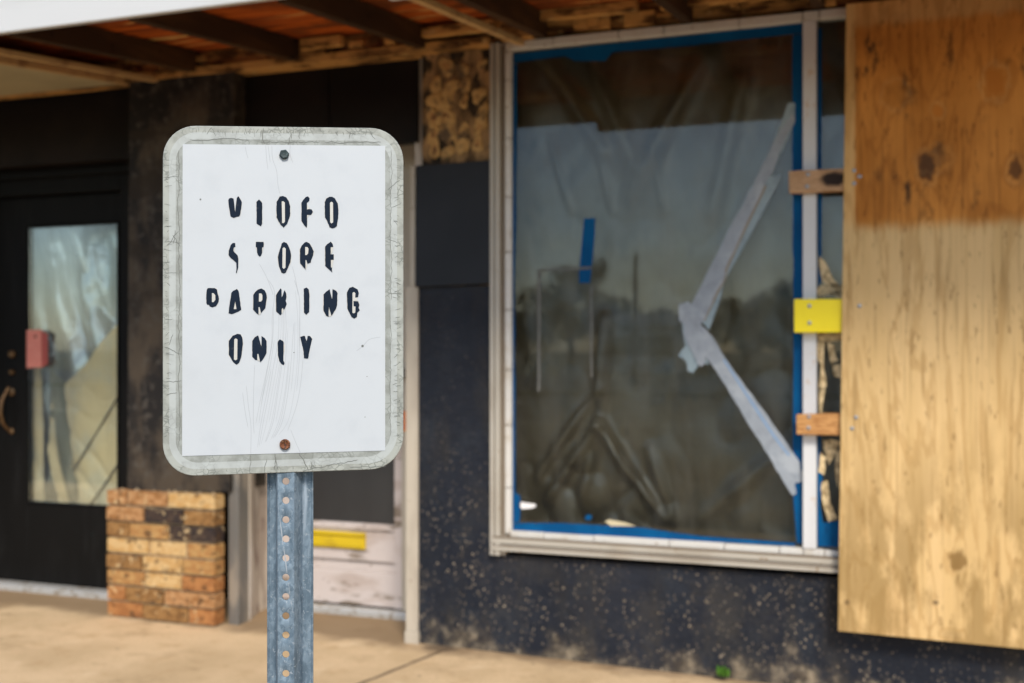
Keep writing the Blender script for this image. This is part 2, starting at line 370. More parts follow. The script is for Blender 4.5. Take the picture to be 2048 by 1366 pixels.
m_pipe = M('cream_door_trim', (.45,.395,.315), [dict(scale=7, stretch=(1,1,.3), lo=.45, hi=.65, col=(.36,.31,.245)), dict(scale=40, lo=.66, hi=.72, col=(.18,.11,.06))], rough=.5)
m_dglass = M('smoked_door_panel', (.028,.027,.027), [dict(scale=3, stretch=(1,1,.6), lo=.4, hi=.7, col=(.040,.039,.038))], rough=.35)
m_thresh = M('worn_alu_threshold', (.45,.44,.42), [dict(scale=20, lo=.5, hi=.65, col=(.30,.26,.21))], rough=.45, metal=.3)
m_brass = M('tarnished_brass', (.13,.07,.03), [dict(scale=60, lo=.5, hi=.7, col=(.24,.15,.075))], rough=.4, metal=.7)
m_salmon = M('salmon_tag', (.60,.19,.14), [dict(scale=40, lo=.5, hi=.7, col=(.64,.24,.18))], rough=.5)
m_tagside = M('dark_red_tag', (.34,.06,.045), rough=.5)
m_orange = M('orange_sticker', (.75,.22,.03), [dict(scale=80, lo=.5, hi=.55, col=(.55,.03,.02))], rough=.5)
m_silver = M('silvery_film', (.74,.78,.76), [dict(scale=4, stretch=(1,1,.4), lo=.4, hi=.65, col=(.50,.54,.51)), dict(scale=120, lo=.55, hi=.7, col=(.50,.56,.60))], rough=.26, metal=.5, spec=.9, bump=(38,.5,.006))
m_tan = M('tan_wrapping_paper', (.88,.68,.38), [dict(scale=5, lo=.42, hi=.65, col=(.80,.68,.46)), dict(scale=3, stretch=(1,1,.6), lo=.55, hi=.7, col=(.88,.63,.29))], rough=.7, bump=(7,.5,.02))
m_foldshade = M('paper_fold_shade', (.13,.125,.075), [dict(scale=9, stretch=(2,1,.3), lo=.4, hi=.65, col=(.30,.27,.17))], rough=.4)
m_olive = M('olive_film_edge', (.34,.34,.19), rough=.6)
m_mortar = M('grey_mortar', (.36,.26,.15), [dict(scale=60, lo=.45, hi=.65, col=(.19,.14,.085))], rough=.9, bump=(120,.5,.004))
def brickmat(i, a, b):
    return M('fired_brick', a, [dict(scale=22, stretch=(1,1,1.5), lo=.42, hi=.62, col=b), dict(scale=26, lo=.56, hi=.66, col=(.085,.045,.022), fac=.8), dict(scale=34, lo=.55, hi=.66, col=(.58,.42,.22), mask=(7,.42,.58))], rough=.9, bump=(55,.9,.008), spec=.15)
m_bricks = [brickmat(0, (.40,.215,.095), (.27,.125,.045)), brickmat(1, (.34,.17,.06), (.42,.25,.095)), brickmat(2, (.54,.36,.165), (.46,.27,.10)),
            brickmat(3, (.28,.15,.055), (.20,.10,.035)), brickmat(4, (.035,.026,.024), (.06,.04,.03)), brickmat(5, (.38,.17,.06), (.28,.115,.04))]

def paving():
    g = G('warm_concrete'); x, y, z = g.xyz()
    c = g.mix(g.rng(g.noise(1.7, detail=7, rough=.6), .40, .62), (.63,.455,.27), (.52,.37,.21))
    c = g.mix(g.math('MULTIPLY', g.rng(g.noise(9, detail=7, rough=.65), .52, .72), .5), c, (.40,.25,.115))
    c = g.mix(g.math('MULTIPLY', g.rng(g.noise(120, detail=3), .56, .70), .55), c, (.28,.19,.10))
    c = g.mix(g.math('MULTIPLY', g.rng(g.noise(5, detail=4), .62, .72), .45), c, (.72,.56,.36))
    c = g.mix(g.math('MULTIPLY', g.rng(g.voro(5.5), .035, .07, 1, 0), .6), c, (.13,.09,.055))
    c = g.mix(g.math('MULTIPLY', g.rng(g.noise(2.6, (1,1.6,1), 8, .7), .53, .66), .55), c, (.36,.245,.13))
    # grime along the shop front; entry recess floors darkened all over as painted shade
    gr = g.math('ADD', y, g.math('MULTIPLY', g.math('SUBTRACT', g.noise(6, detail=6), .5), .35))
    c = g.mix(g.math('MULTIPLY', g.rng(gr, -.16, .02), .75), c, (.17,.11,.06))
    # tooled joints
    j0 = X(905) 
    jx = g.math('SUBTRACT', g.math('ADD', x, g.math('MULTIPLY', g.math('SUBTRACT', g.noise(7), .5), .02)), j0)
    jx = g.math('ADD', jx, g.math('MULTIPLY', y, -.18))
    ax = g.math('ABSOLUTE', g.math('SUBTRACT', g.math('MODULO', g.math('ADD', jx, 15.25), 3.05), 1.525))
    f = g.rng(ax, 1.510, 1.520)
    f = g.math('MULTIPLY', f, g.rng(g.noise(8), .3, .5, .5, 1))
    w2 = g.vec('ADD', g.pos, g.vec('MULTIPLY', g.noise(3, col=True), (.35,.35,0)))
    ck = g.rng(g.voro(.55, (1,1,0), 'DISTANCE_TO_EDGE', vec=w2), .003, .009, 1, 0)
    c = g.mix(g.math('MULTIPLY', ck, g.rng(g.noise(1.4), .60, .66, 0, .6)), c, (.16,.10,.05))
    sp_ = U(880, 1312, -.04); dx = g.math('DIVIDE', g.math('SUBTRACT', x, sp_.x), .11); dy = g.math('DIVIDE', g.math('SUBTRACT', y, sp_.y), .06)
    dd = g.math('ADD', g.math('ADD', g.math('MULTIPLY', dx, dx), g.math('MULTIPLY', dy, dy)), g.math('MULTIPLY', g.noise(18), .9))
    c = g.mix(g.rng(dd, .6, 1.3, .7, 0), c, (.09,.065,.045))
    c = g.mix(g.math('MULTIPLY', f, .85), c, (.06,.04,.025))
    g.bump(g.noise(200, detail=4), .25, .002)
    return g.fin(c, .8, 0, .25)
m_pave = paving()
m_kerb = M('kerb_concrete', (.36,.30,.22), [dict(scale=4, lo=.4, hi=.65, col=(.28,.23,.17))], rough=.85)
m_road = M('worn_asphalt', (.075,.068,.058), [dict(scale=.5, lo=.4, hi=.65, col=(.055,.050,.043)), dict(scale=120, lo=.55, hi=.7, col=(.12,.11,.09))], rough=.85)
m_land = M('dry_lot', (.15,.13,.08), [dict(scale=.2, lo=.4, hi=.65, col=(.09,.10,.045)), dict(scale=8, lo=.5, hi=.7, col=(.2,.17,.11))], rough=.9)
m_line = M('road_paint', (.55,.52,.45), [dict(scale=15, lo=.5, hi=.6, col=(.2,.18,.15))], rough=.8)
m_leaf = M('tree_leaves', (.030,.055,.016), [dict(scale=1.2, lo=.4, hi=.65, col=(.055,.085,.025))], rough=.6)
m_leaf2 = M('tree_leaves_dark', (.022,.042,.014), [dict(scale=1.2, lo=.4, hi=.65, col=(.04,.062,.02))], rough=.6)
m_bark = M('bark', (.06,.045,.03), [dict(scale=20, stretch=(1,1,.3), lo=.45, hi=.6, col=(.03,.022,.016))], rough=.9)
m_weed = M('weed_green', (.05,.14,.012), [dict(scale=60, lo=.4, hi=.65, col=(.08,.19,.02))], rough=.5)
m_bwhite = M('white_siding', (.82,.82,.80), [dict(scale=2, lo=.4, hi=.7, col=(.55,.54,.52))], rough=.7)
m_bwin = M('dark_window', (.02,.025,.03), rough=.15)
m_broof = M('grey_roofing', (.16,.15,.14), [dict(scale=3, lo=.4, hi=.7, col=(.11,.10,.10))], rough=.8)
m_polewood = M('weathered_pole', (.16,.11,.07), [dict(scale=15, stretch=(1,1,.2), lo=.45, hi=.6, col=(.09,.06,.04))], rough=.85)

# ------------------------------------------------------------------ ground
XR = 6.0; XL = -9.0                        # ends of the block we build
def zg(x): return -.014 * max(0.0, min(x, 3) + 2.05)     # pavement falls slightly to the right
b = B(); nx, ny = 60, 8
for j in range(ny+1):
    for i in range(nx+1):
        x = XL + (XR-XL)*i/nx; y = -3.5 + (3.95)*j/ny
        b.v.append(Vector((x, y, zg(x))))
for j in range(ny):
    for i in range(nx):
        a = j*(nx+1)+i; b.f.append([a, a+1, a+nx+2, a+nx+1]); b.m.append(0)
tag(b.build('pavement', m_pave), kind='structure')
b = B(); b.hexa([(XL,-3.65,-.3),(XR,-3.65,-.3),(XR,-3.5,-.3),(XL,-3.5,-.3),(XL,-3.65,-.004),(XR,-3.65,-.004-.07),(XR,-3.5,zg(XR)),(XL,-3.5,zg(XL))])
tag(b.build('kerb', m_kerb, bevel=.015), kind='structure')
b = B(); b.add([(-300,-29,-.15),(300,-29,-.15),(300,-3.6,-.15),(-300,-3.6,-.15)], [(0,1,2,3)])
tag(b.build('road', m_road, recalc=False), kind='structure')
b = B(); b.add([(-700,-800,-.21),(700,-800,-.21),(700,500,-.21),(-700,500,-.21)], [(0,1,2,3)])
tag(b.build('ground', m_land, recalc=False), kind='structure')
b = B(); b.box(-300,300,-29.2,-29,-.3,.0)
tag(b.build('kerb', m_kerb), kind='structure')
b = B(); b.add([(-300,-50,-.04),(300,-50,-.04),(300,-29.2,-.04),(-300,-29.2,-.04)], [(0,1,2,3)])
tag(b.build('parking_lot', m_road, recalc=False), kind='structure')
b = B()
for i in range(14):
    x = -24 + i*2.9
    b.hexa([(x,-27.5,-.149),(x+.1,-27.5,-.149),(x+2.6,-23,-.149),(x+2.5,-23,-.149),(x,-27.5,-.146),(x+.1,-27.5,-.146),(x+2.6,-23,-.146),(x+2.5,-23,-.146)])
b.box(-60,60,-16.1,-15.98,-.149,-.146); b.box(-60,60,-16.4,-16.28,-.149,-.146)
tag(b.build('road_marking', m_line), kind='structure')

# ------------------------------------------------------------------ shop building
shop = empty('shop_building', (-1.5, 0, 0))
tag(shop, 'run-down single storey shop front in peeling black paint under a bare canopy', 'shop')
ZC = 2.53                                   # underside of canopy at the wall
def zc(y): return ZC + .105*y
Y1, Y2 = .30, .40                           # door planes of the two entries
fy = 0.0
xa = X(838); xwl = X(985); xpr = X(462); xpl = X(257)
zsill = Z(990, 1108); 
xwr = .55                                   # window ends behind the plywood
# -- walls
b = B(); b.box(xwl, XR, .0, .22, -.3, zsill-.002); b.box(xa, xwl, .0, .22, -.3, Z(900, 573)); b.box(xwr, XR, .0, .22, zsill-.002, ZC+.4)
b.build('wall', m_wall, shop)
z0, z1 = Z(905, 571, -.02), Z(905, 325, -.02)
b = B(); b.prism([U(830,574,-.022), U(984,567,-.022), U(984,320,-.022), U(832,331,-.022)], (0,.024,0))
o = b.build('wall_panel', m_panel, shop, bevel=.002); o['label'] = 'smooth charcoal cover panel beside the window'
b = B(); b.box(X(842), xwl, .012, .2, Z(900,573)+.002, ZC+.1)
o = b.build('wall_backing', m_glue, shop); o['label'] = 'bare backing spotted with old glue dabs'
rg = random.Random(21); gx0, gx1, gz0, gz1 = X(850), X(975), Z(910, 312), Z(910, 118)
for j in range(6):
    for i in range(4):
        if rg.random() < .12: continue
        cx = gx0+(gx1-gx0)*(i+.5+rg.uniform(-.22,.22))/4; cz = gz0+(gz1-gz0)*(j+.5+rg.uniform(-.22,.22))/6; rr_ = rg.uniform(.02,.044)
        b = B(); n_ = 16; dk = rg.random() < .45; ph = rg.uniform(0,6); k1, k2 = rg.uniform(.08,.2), rg.uniform(.05,.14)
        rad = [rr_*(1+1.8*k1*math.sin(2*q*.3927+ph)+1.6*k2*math.sin(3*q*.3927+2*ph)+.07*math.sin(7*q*.3927)) for q in range(n_)]
        for f_, y_ in ((1,.013),(.92,.007),(.72,.005),(.45,.006),(.15,.006)):
            b.v += [Vector((cx+rad[q]*f_*math.cos(q*.3927), y_, cz+rad[q]*f_*1.15*math.sin(q*.3927))) for q in range(n_)]
        for q0 in range(4):
            for q in range(n_): b.f.append([q0*n_+q, q0*n_+(q+1)%n_, (q0+1)*n_+(q+1)%n_, (q0+1)*n_+q]); b.m.append(1 if q0 == 3 and dk else 0)
        b.f.append([4*n_+q for q in range(n_)]); b.m.append(1 if dk else 0)
        b.build('glue_dab', [m_dab, m_dabdark], shop, smooth=0)
b = B(); b.box(xwl, xwr, .01, .2, Z(1400, 52)+.03, ZC+.4); b.box(X(842)-.6, xwl, .03, .2, ZC+.1, ZC+.4)
b.build('wall_header', m_ledger, shop)
b = B(); b.box(XL, XR, .95, 1.05, -.3, 3.0); b.box(XL, XR, .2, .95, 2.86, 2.95); b.box(XL,XL+.1,0,.95,-.3,3); b.box(XR-.1,XR,.22,.95,-.3,2.86)  # unseen dark box added behind the front to keep sky light out
b.build('inner_light_block', m_black, shop)
# pilaster above brick pier
b = B(); b.prism([U(254,985,-.03), U(459,985,-.03), U(469,128,-.03), U(258,158,-.03)], (0,.30,0))
b.build('pilaster', m_pil, shop, bevel=.004)
# grey metal jamb strip right of the pilaster
b = B(); b.box(X(459,-.0)-.003, X(478,.0), -.004, .08, -.02, Z(465, 935)); 
b.build('jamb_strip', m_grayjamb, shop, bevel=.003)
# ---- brick pier: bricks and mortar in one mesh
bx0, bx1 = X(213, -.08), X(447, -.02); bzt = Z(330, 985, -.08); ncs = 8; ch = (bzt+.0)/ncs
b = B(); b.box(bx0+.012, bx1-.014, -.070, -.004, -.1, bzt-.010, 0)
layout = [[(.20,0),(.37,0),(.43,2)], [(.36,0),(.36,4),(.28,3)], [(.22,3),(.36,1),(.42,4)], [(.40,2),(.34,2),(.26,1)],
          [(.34,3),(.37,2),(.29,1)], [(.36,1),(.34,2),(.30,5)], [(.18,5),(.36,3),(.46,0)], [(.34,5),(.42,3),(.24,5)]]
for r_ in range(ncs):
    zt = bzt - r_*ch; xx = bx0; tot = bx1-bx0
    for w_, ci in layout[r_]:
        w = w_*tot; j = random.uniform(-.006, .006)
        b.box(xx+.006, xx+w-.005, -.082+j, -.006, zt-ch+.010, zt-.001+random.uniform(-.002,.001), 1+ci); xx += w
random.seed(3)
for k in range(26):                         # crumbs of mortar on top
    x = random.uniform(bx0+.02, bx1-.02); s = random.uniform(.003,.009); y = random.uniform(-.07,-.02)
    b.tube([(x-s,y,bzt-.004),(x,y+.004,bzt+s*.35),(x+s,y,bzt-.004)], [s*.4,s*.6,s*.35], 6, 0)
b.build('brick_pier', [m_mortar]+m_bricks, shop, bevel=.005)

# ---- left entry: black door
d1 = empty('door', (X(120,Y1), Y1, 0), shop); d1['label'] = 'black glazed door with a salmon tag by its handle'
zd0 = .034; zd1 = Z(120, 392, Y1)
xl0, xg0, xg1, xl1 = X(-22,Y1), X(53,Y1), X(239,Y1), X(252,Y1)
zg0, zg1 = Z(146, 1012, Y1), Z(146, 447, Y1)
b = B(); b.box(xl0,xg0,Y1,Y1+.045,zd0,zd1); b.box(xg0,xl1-.0,Y1,Y1+.045,zd0,zg0); b.box(xg0,xl1,Y1,Y1+.045,zg1,zd1); b.box(xg1,xl1,Y1+.0,Y1+.045,zg0,zg1)
# glazing beads round the glass
for (a0,a1,c0,c1) in ((xg0,xg0+.012,zg0,zg1),(xg1-.012,xg1,zg0,zg1),(xg0+.012,xg1-.012,zg0,zg0+.012),(xg0+.012,xg1-.012,zg1-.012,zg1)):
    b.box(a0,a1,Y1-.008,Y1+.02,c0,c1)
b.build('leaf', m_doorblk, d1, bevel=.003)
b = B(); b.box(xg0+.0125,xg1-.0125,Y1+.008,Y1+.013,zg0+.0125,zg1-.0125)
b.build('glazing', m_doorglass, d1)
b = B()
hx = X(20,Y1)
b.tube([(hx,Y1-.01,Z(20,775,Y1)),(hx-.005,Y1-.05,Z(20,800,Y1)),(hx-.008,Y1-.058,Z(20,825,Y1)),(hx-.004,Y1-.045,Z(20,845,Y1)),(hx+.004,Y1-.008,Z(20,862,Y1))],[.009,.010,.012,.010,.008],10)
for py, r_ in ((784,.022),(862,.017)):
    b.tube([(X(24,Y1),Y1+.004,Z(24,py,Y1)),(X(24,Y1),Y1-.008,Z(24,py,Y1)),(X(24,Y1),Y1-.012,Z(24,py,Y1))],[r_,r_,r_*.6],14)
b.build('handle', m_brass, d1, smooth=40)
for py, r_ in ((708,.022),(744,.016)):
    b = B(); b.tube([(X(26,Y1),Y1+.004,Z(24,py,Y1)),(X(26,Y1),Y1-.014,Z(24,py,Y1)),(X(26,Y1),Y1-.02,Z(24,py,Y1))],[r_,r_*.9,r_*.6],16)
    b.build('lock', m_brass, d1, smooth=40)
b = B(); b.box(X(-70,Y1), xpl-.0, Y1-.09, Y1-.001, -.03, zd0-.002)
b.build('threshold', m_thresh, d1, bevel=.006)
b = B()
b.box(X(-70,Y1), xl0-.004, Y1-.05, Y1+.08, zd0, zd1+.10); b.box(xl1+.004, xpl+.0, Y1-.05, Y1+.08, zd0, zd1+.10)
b.box(xl0-.004, xl1+.004, Y1-.05, Y1+.08, zd1+.004, zd1+.10)
b.box(X(-70,Y1)-.1, xpl, Y1-.085, Y1-.05, zd1+.085, zd1+.13)
b.build('door_frame', m_doorblk, d1, bevel=.004)
# wall round the left entry
b = B(); b.box(XL, X(-70,Y1), .0, .3, -.3, ZC+.4); b.box(X(-70,Y1), xpl-.02, .10, .2, zd1+.13, ZC+.4)
b.box(X(-70,Y1), xpl-.02, Y1-.02, Y1+.07, zd1+.10, zd1+.5)
b.box(XL, xpl+.03, Y1+.05, Y1+.2, -.3, zd0-.01)
b.build('transom_panel', m_black, shop)

# ---- middle entry: pale door behind the sign
d2 = empty('door', (X(660,Y2), Y2, 0), shop); d2['label'] = 'flaking pink door with dark upper panel and yellow slot'
x0, xs0, xs1, x1 = X(528,Y2), X(580,Y2), X(789,Y2), X(806,Y2)
zb_ = .036
zp0 = Z(700, 1045, Y2); zp1 = Z(700, 340, Y2); zt2 = Z(700, 300, Y2)
b = B()
b.box(x0, xs0, Y2, Y2+.04, zb_, zt2); b.box(xs1, x1, Y2-.004, Y2+.04, zb_, zt2); b.box(xs0, xs1, Y2, Y2+.04, zp1, zt2)
zr = [zb_, Z(700,1142,Y2), Z(700,1120,Y2), zp0]
b.box(xs0, xs1, Y2+.006, Y2+.04, zr[0], zr[1]); b.box(xs0, xs1, Y2+.016, Y2+.04, zr[1], zr[2]); b.box(xs0, xs1, Y2, Y2+.04, zr[2], zr[3])
b.box(xs0+.0, xs1, Y2-.012, Y2, zp0-.03, zp0-.004)
b.build('leaf', m_pink, d2, bevel=.004)
b = B(); b.box(xs0+.001, xs1-.001, Y2+.012, Y2+.02, zp0+.001, zp1-.001); b.build('upper_panel', m_dglass, d2)
b = B()
sx0, sx1, sz0, sz1 = X(606,Y2-.02), X(728,Y2-.02), Z(670,1096,Y2-.02), Z(670,1063,Y2-.02)
b.box(sx0, sx1, Y2-.014, Y2+.004, sz0, sz1-.016); b.box(sx0, sx1, Y2-.024, Y2+.004, sz1-.0165, sz1); b.box(sx0+.012, sx1-.012, Y2-.019, Y2-.013, sz0+.010, sz1-.026)
b.build('mail_slot', m_yslot, d2, bevel=.003)
b = B(); kx, kz = X(809,Y2-.02), Z(809,748,Y2-.02)
b.tube([(kx,Y2+.01,kz),(kx,Y2-.03,kz),(kx,Y2-.034,kz),(kx,Y2-.06,kz),(kx,Y2-.07,kz)],[.012,.012,.026,.026,.012],16)
b.box(kx-.02,kx+.02,Y2-.008,Y2+.004,kz-.06,kz+.06)
b.build('knob', m_grayjamb, d2, smooth=40)
b = B(); b.box(X(803,Y2-.01), X(818,Y2-.01), Y2-.022, Y2-.0195, Z(810,862,Y2-.01), Z(810,822,Y2-.01)); b.build('sticker', m_orange, d2)
b = B(); zt_ = zb_
b.box(x0-.02, X(838,Y2)+.05, Y2-.06, Y2-.001, -.04, zt_-.002); b.build('threshold', m_thresh, d2, bevel=.012)
# frame: left return wall seen obliquely, head, right jamb
b = B()
b.box(X(478,.0)-.01, x0-.003, .10, Y2+.06, -.02, ZC) if False else None
xj = x0-.004
b.hexa([(xpr-.02,.085,-.02),(X(478)+.002,.085,-.02),(xj,Y2+.05,-.02),(xpr-.02,Y2+.05,-.02),(xpr-.02,.085,ZC),(X(478)+.002,.085,ZC),(xj,Y2+.05,ZC),(xpr-.02,Y2+.05,ZC)])
b.build('jamb', m_jamb, d2, bevel=.004)
b = B()
b.box(x1+.002, X(832,Y2)+.12, Y2-.02, Y2+.05, zb_, Z(815,292,Y2)); b.box(xj, x1+.002, Y2-.015, Y2+.05, zt2+.003, Z(815,292,Y2)); b.build('door_frame', m_pipe, d2, bevel=.004)
b = B(); b.box(xpr-.01, X(834,.06), .06, .12, Z(660,296,.06), ZC+.4)
b.box(X(654,.055), X(657,.055), .054, .06, Z(660,296,.06), ZC)
b.build('transom_panel', m_black, shop)
# slim cream trim on the corner of the wall
b = B(); b.box(X(820,-.012), X(830,-.012), -.012, .03, Z(820,573,-.01), Z(820,332,-.012)); b.box(X(811,-.012), xa-.001, -.012, .08, .05, Z(820,573,-.012)); b.box(X(809,-.018), xa+.004, -.02, .082, -.01, .05)
b.build('corner_trim', m_pipe, shop, bevel=.003)
b = B(); b.box(X(822,.04), xa-.002, .081, Y2-.03, -.01, ZC); b.build('return_wall', m_jamb, shop)

# ---- window
win = empty('window', (X(1330), 0, zsill), shop); win['label'] = 'large shop window in a dirty white frame'
zwt = Z(1400, 62); zft = ZC-.012
b = B()
xo = xwl
# left upright: ridged profile
for (pa, pb, yy) in ((985,993,-.03),(993,996,-.018),(996,1005,-.034),(1005,1013,-.014)):
    b.box(X(pa), X(pb)-.0005, yy, .06, zsill+.001, zft)
# sill: ridged profile
zs = [Z(1400,1124), Z(1400,1113), Z(1400,1108), Z(1400,1097)]
b.box(X(990), xwr, -.040, .06, zs[0], zs[1]); b.box(X(990), xwr, -.030, .06, zs[1]-.0005, zs[2]); b.box(X(990), xwr, -.036, .06, zs[2]-.0005, zs[3])
b.box(X(992), xwr, -.026, .06, zs[3], zs[3]+.004)
b.box(X(993), X(996), -.0195, -.0175, zsill+.03, zft-.01, 1); b.box(X(1005), X(1012), -.0155, -.0135, zsill+.05, zft-.01, 1)
b.box(X(992), xwr, -.0325, -.0305, zs[1]+.001, zs[1]+.004, 1)
b.box(X(992), xwr, -.0385, -.0355, zs[3]-.002, zs[3]+.006, 1); b.box(X(992), xwr, -.0415, -.039, zs[1]-.006, zs[1]-.001, 1)
b.build('frame', [m_alu, m_groove], win, bevel=.0025)
b = B()
zb0 = zs[3]+.004; zb1 = Z(1400, 1083)
segs = [1024, 1090, 1190, 1340, 1450, 1560, 1608, 1650, 1720]
for p, q in zip(segs[:-1], segs[1:]): b.box(X(p)+.0015, X(q)-.0015, -.022, .03, zb0, zb1+random.uniform(-.002,.001), 0)
b.box(X(1020), xwr, -.012, .028, zb0, zb1-.004, 1)
zs_l = [zb0+.01] + [Z(1020, p) for p in (975, 850, 740, 620, 505, 395, 278, 162)] + [zft-.035]
for p, q in zip(zs_l[:-1], zs_l[1:]): b.box(X(1013.5), X(1025), -.020, .03, p+.0018, q-.0018, 0)
b.box(X(1015), X(1023), -.012, .028, zb0, zft, 1)
ztb0, ztb1 = zft-.034, zft
segs = [1014, 1110, 1240, 1330, 1480, 1607, 1640, 1720]
for p, q in zip(segs[:-1], segs[1:]): b.box(X(p)+.0015, X(q)-.0015, -.024+random.uniform(-.003,.003), .03, ztb0, ztb1, 0)
b.box(X(1014), xwr, -.012, .028, ztb0+.004, ztb1-.002, 1)
b.build('glazing_bead', [m_bead, m_joint], win, bevel=.003)
b = B(); b.box(X(1607), X(1634), -.026, .05, zb1+.001, ztb0-.001); b.build('mullion', m_mull, win, bevel=.003)
b = B(); YG = .005
b.box(X(1024), X(1607)+.004, YG, YG+.006, zb1-.01, ztb0+.01); o = b.build('pane', m_glass, win); o['label'] = 'cracked pane patched with tape'
b = B(); b.box(X(1634)-.004, xwr, YG, YG+.006, zb1-.01, ztb0+.01); b.build('pane', m_glass, win)
# dried glue left on the narrow pane
def flat(px, y, t=.002): return [U(a, c, y) for a, c in px], (0, t, 0)
def blob(b, pts, y, t=.002, m=0, jit=2.0, sub=3):
    out = []
    for i in range(len(pts)):
        p, q = pts[i], pts[(i+1) % len(pts)]
        for k in range(sub):
            f = k/sub; out.append((p[0]+(q[0]-p[0])*f+random.uniform(-jit,jit), p[1]+(q[1]-p[1])*f+random.uniform(-jit,jit)))
    b.prism([U(a, c, y) for a, c in out], (0, t, 0), m)
b = B(); y = YG-.0035
for pts in ([(1637,512),(1650,522),(1668,560),(1684,575),(1684,600),(1660,585),(1640,550)],
            [(1634,575),(1655,566),(1684,572),(1684,592),(1662,588),(1652,592),(1634,590)],
            [(1634,668),(1682,666),(1682,680),(1650,684),(1648,720),(1652,770),(1640,800),(1637,770),(1642,735),(1634,715)],
            [(1655,684),(1668,690),(1676,722),(1662,728),(1658,705)], [(1664,730),(1680,728),(1682,758),(1668,752)],
            [(1640,772),(1650,780),(1644,820),(1652,828),(1638,835)],
            [(1645,880),(1668,880),(1680,884),(1672,905),(1658,930),(1650,905)], [(1640,905),(1652,915),(1648,950),(1638,945)],
            [(1642,965),(1655,960),(1660,1005),(1674,1035),(1658,1045),(1646,1015)], [(1672,900),(1679,905),(1677,975),(1671,960)]):
    b = B(); blob(b, pts, y, .002, 0, 1.6); b.build('glue_residue', m_glueres, win)
b = B()
for pts in ([(1075,538),(1184,533),(1184,538),(1080,543)], [(1075,538),(1081,542),(1081,782),(1075,784)], [(1180,570),(1185,570),(1185,755),(1181,755)]):
    blob(b, pts, y, .001, 0, .7, 6)
b.build('sticker_residue', m_resid, win)

# ---- canopy
can = empty('canopy', (-1.5, -.6, ZC), shop); can['label'] = 'bare timber canopy over the pavement with a white fascia'
YF = -1.145
def slat(b, x0, x1, ya, yb, za, zb_, m=0):  # sloping member, za/zb_ above canopy underside
    b.hexa([(x0,ya,zc(ya)+za),(x1,ya,zc(ya)+za),(x1,yb,zc(yb)+za),(x0,yb,zc(yb)+za),(x0,ya,zc(ya)+zb_),(x1,ya,zc(ya)+zb_),(x1,yb,zc(yb)+zb_),(x0,yb,zc(yb)+zb_)], m)
b = B(); n = 14
for k in range(n):                          # decking boards run along the wall
    ya = YF+.03+(.0-YF-.03)*k/n; yb = YF+.03+(.0-YF-.03)*(k+1)/n
    slat(b, XL, XR, ya+.001, yb-.002, .095+random.uniform(0,.004), .125)
slat(b, XL, XR, YF-.02, .2, .126, .15)
b.build('decking', m_deck, can)
jx = [X(p) for p in (395, 600, 850, 1085, 1375, 1640)] 
jx += [jx[-1]+.6*k for k in range(1, 8)] + [jx[0]-.62*k for k in range(1, 8)]
for x in jx:
    if XL+.1 < x < XR-.1:
        b = B(); slat(b, x-.022, x+.022, YF+.028, .0, random.uniform(-.004,.004), .094); b.build('joist', m_joist, can, bevel=.004)
b = B(); b.box(XL, X(985), -.045, .06, ZC-.022, ZC+.016)
b.box(XL, XR, .0, .03, ZC+.03, ZC+.094)
for k in range(24):                         # splintered packing pieces along the wall
    x = random.uniform(-3.6, .4); w = random.uniform(.03,.16); h = random.uniform(.005,.03)
    b.box(x, x+w, -random.uniform(.01,.06), .002, ZC+random.uniform(-.012,.05), ZC+.04+h)
for p, q, h in ((1090,1285,.065),(860,1000,.05),(1330,1600,.06),(620,700,.055)):
    b.box(X(p), X(q), -.09, -.05, ZC+h-.022, ZC+h+.02)
b.build('ledger', m_ledger, can, bevel=.003)
for i, (pa, w) in enumerate(((318,.03),(1046,.03))):
    x = X(pa); b = B(); slat(b, x-w/2, x+w/2, YF+.03, -.01, -.03, -.006); b.build('batten', m_trim, can, bevel=.003)
b = B(); xs_ = X(252)
slat(b, XL, xs_, YF+.03, -.0, -.020, -.008); o = b.build('soffit_board', m_soffit, can)
b = B(); slat(b, xs_, xs_+.025, YF+.03, -.0, -.026, .004); b.build('batten', m_trim, can, bevel=.002)
XS = -1.64
b = B(); zf = zc(YF)
b.box(XL, XS-.001, YF-.025, YF, zf, zf+.13); b.box(XS, XR, YF-.027, YF, zf-.05, zf+.13)
b.build('fascia', m_fascia, can, bevel=.003)
b = B(); b.box(XL, XR, YF-.012, YF+.1, zf+.131, zf+.20); b.build('drip_edge', m_drip, can)

# ------------------------------------------------------------------ sheets behind the glass
def sheet(name, corners, y, fn, mat, nx=90, nz=110, parent=None):
    (pl, pt), (pr, pb) = corners
    x0, x1 = X(pl), X(pr); z1, z0 = Z((pl+pr)/2, pt), Z((pl+pr)/2, pb)
    b = B()
    for j in range(nz+1):
        for i in range(nx+1):
            x = x0+(x1-x0)*i/nx; z = z0+(z1-z0)*j/nz
            b.v.append(Vector((x, y + fn(x, z), z)))
    for j in range(nz):
        for i in range(nx):
            a = j*(nx+1)+i; b.f.append([a, a+1, a+nx+2, a+nx+1]); b.m.append(0)
    return b.build(name, mat, parent, smooth=0, recalc=False)
def seg_d(x, z, a, c):
    ab = (c[0]-a[0], c[1]-a[1]); t = max(0, min(1, ((x-a[0])*ab[0]+(z-a[1])*ab[1])/(ab[0]**2+ab[1]**2)))
    return math.hypot(x-a[0]-ab[0]*t, z-a[1]-ab[1]*t), t
folds = []
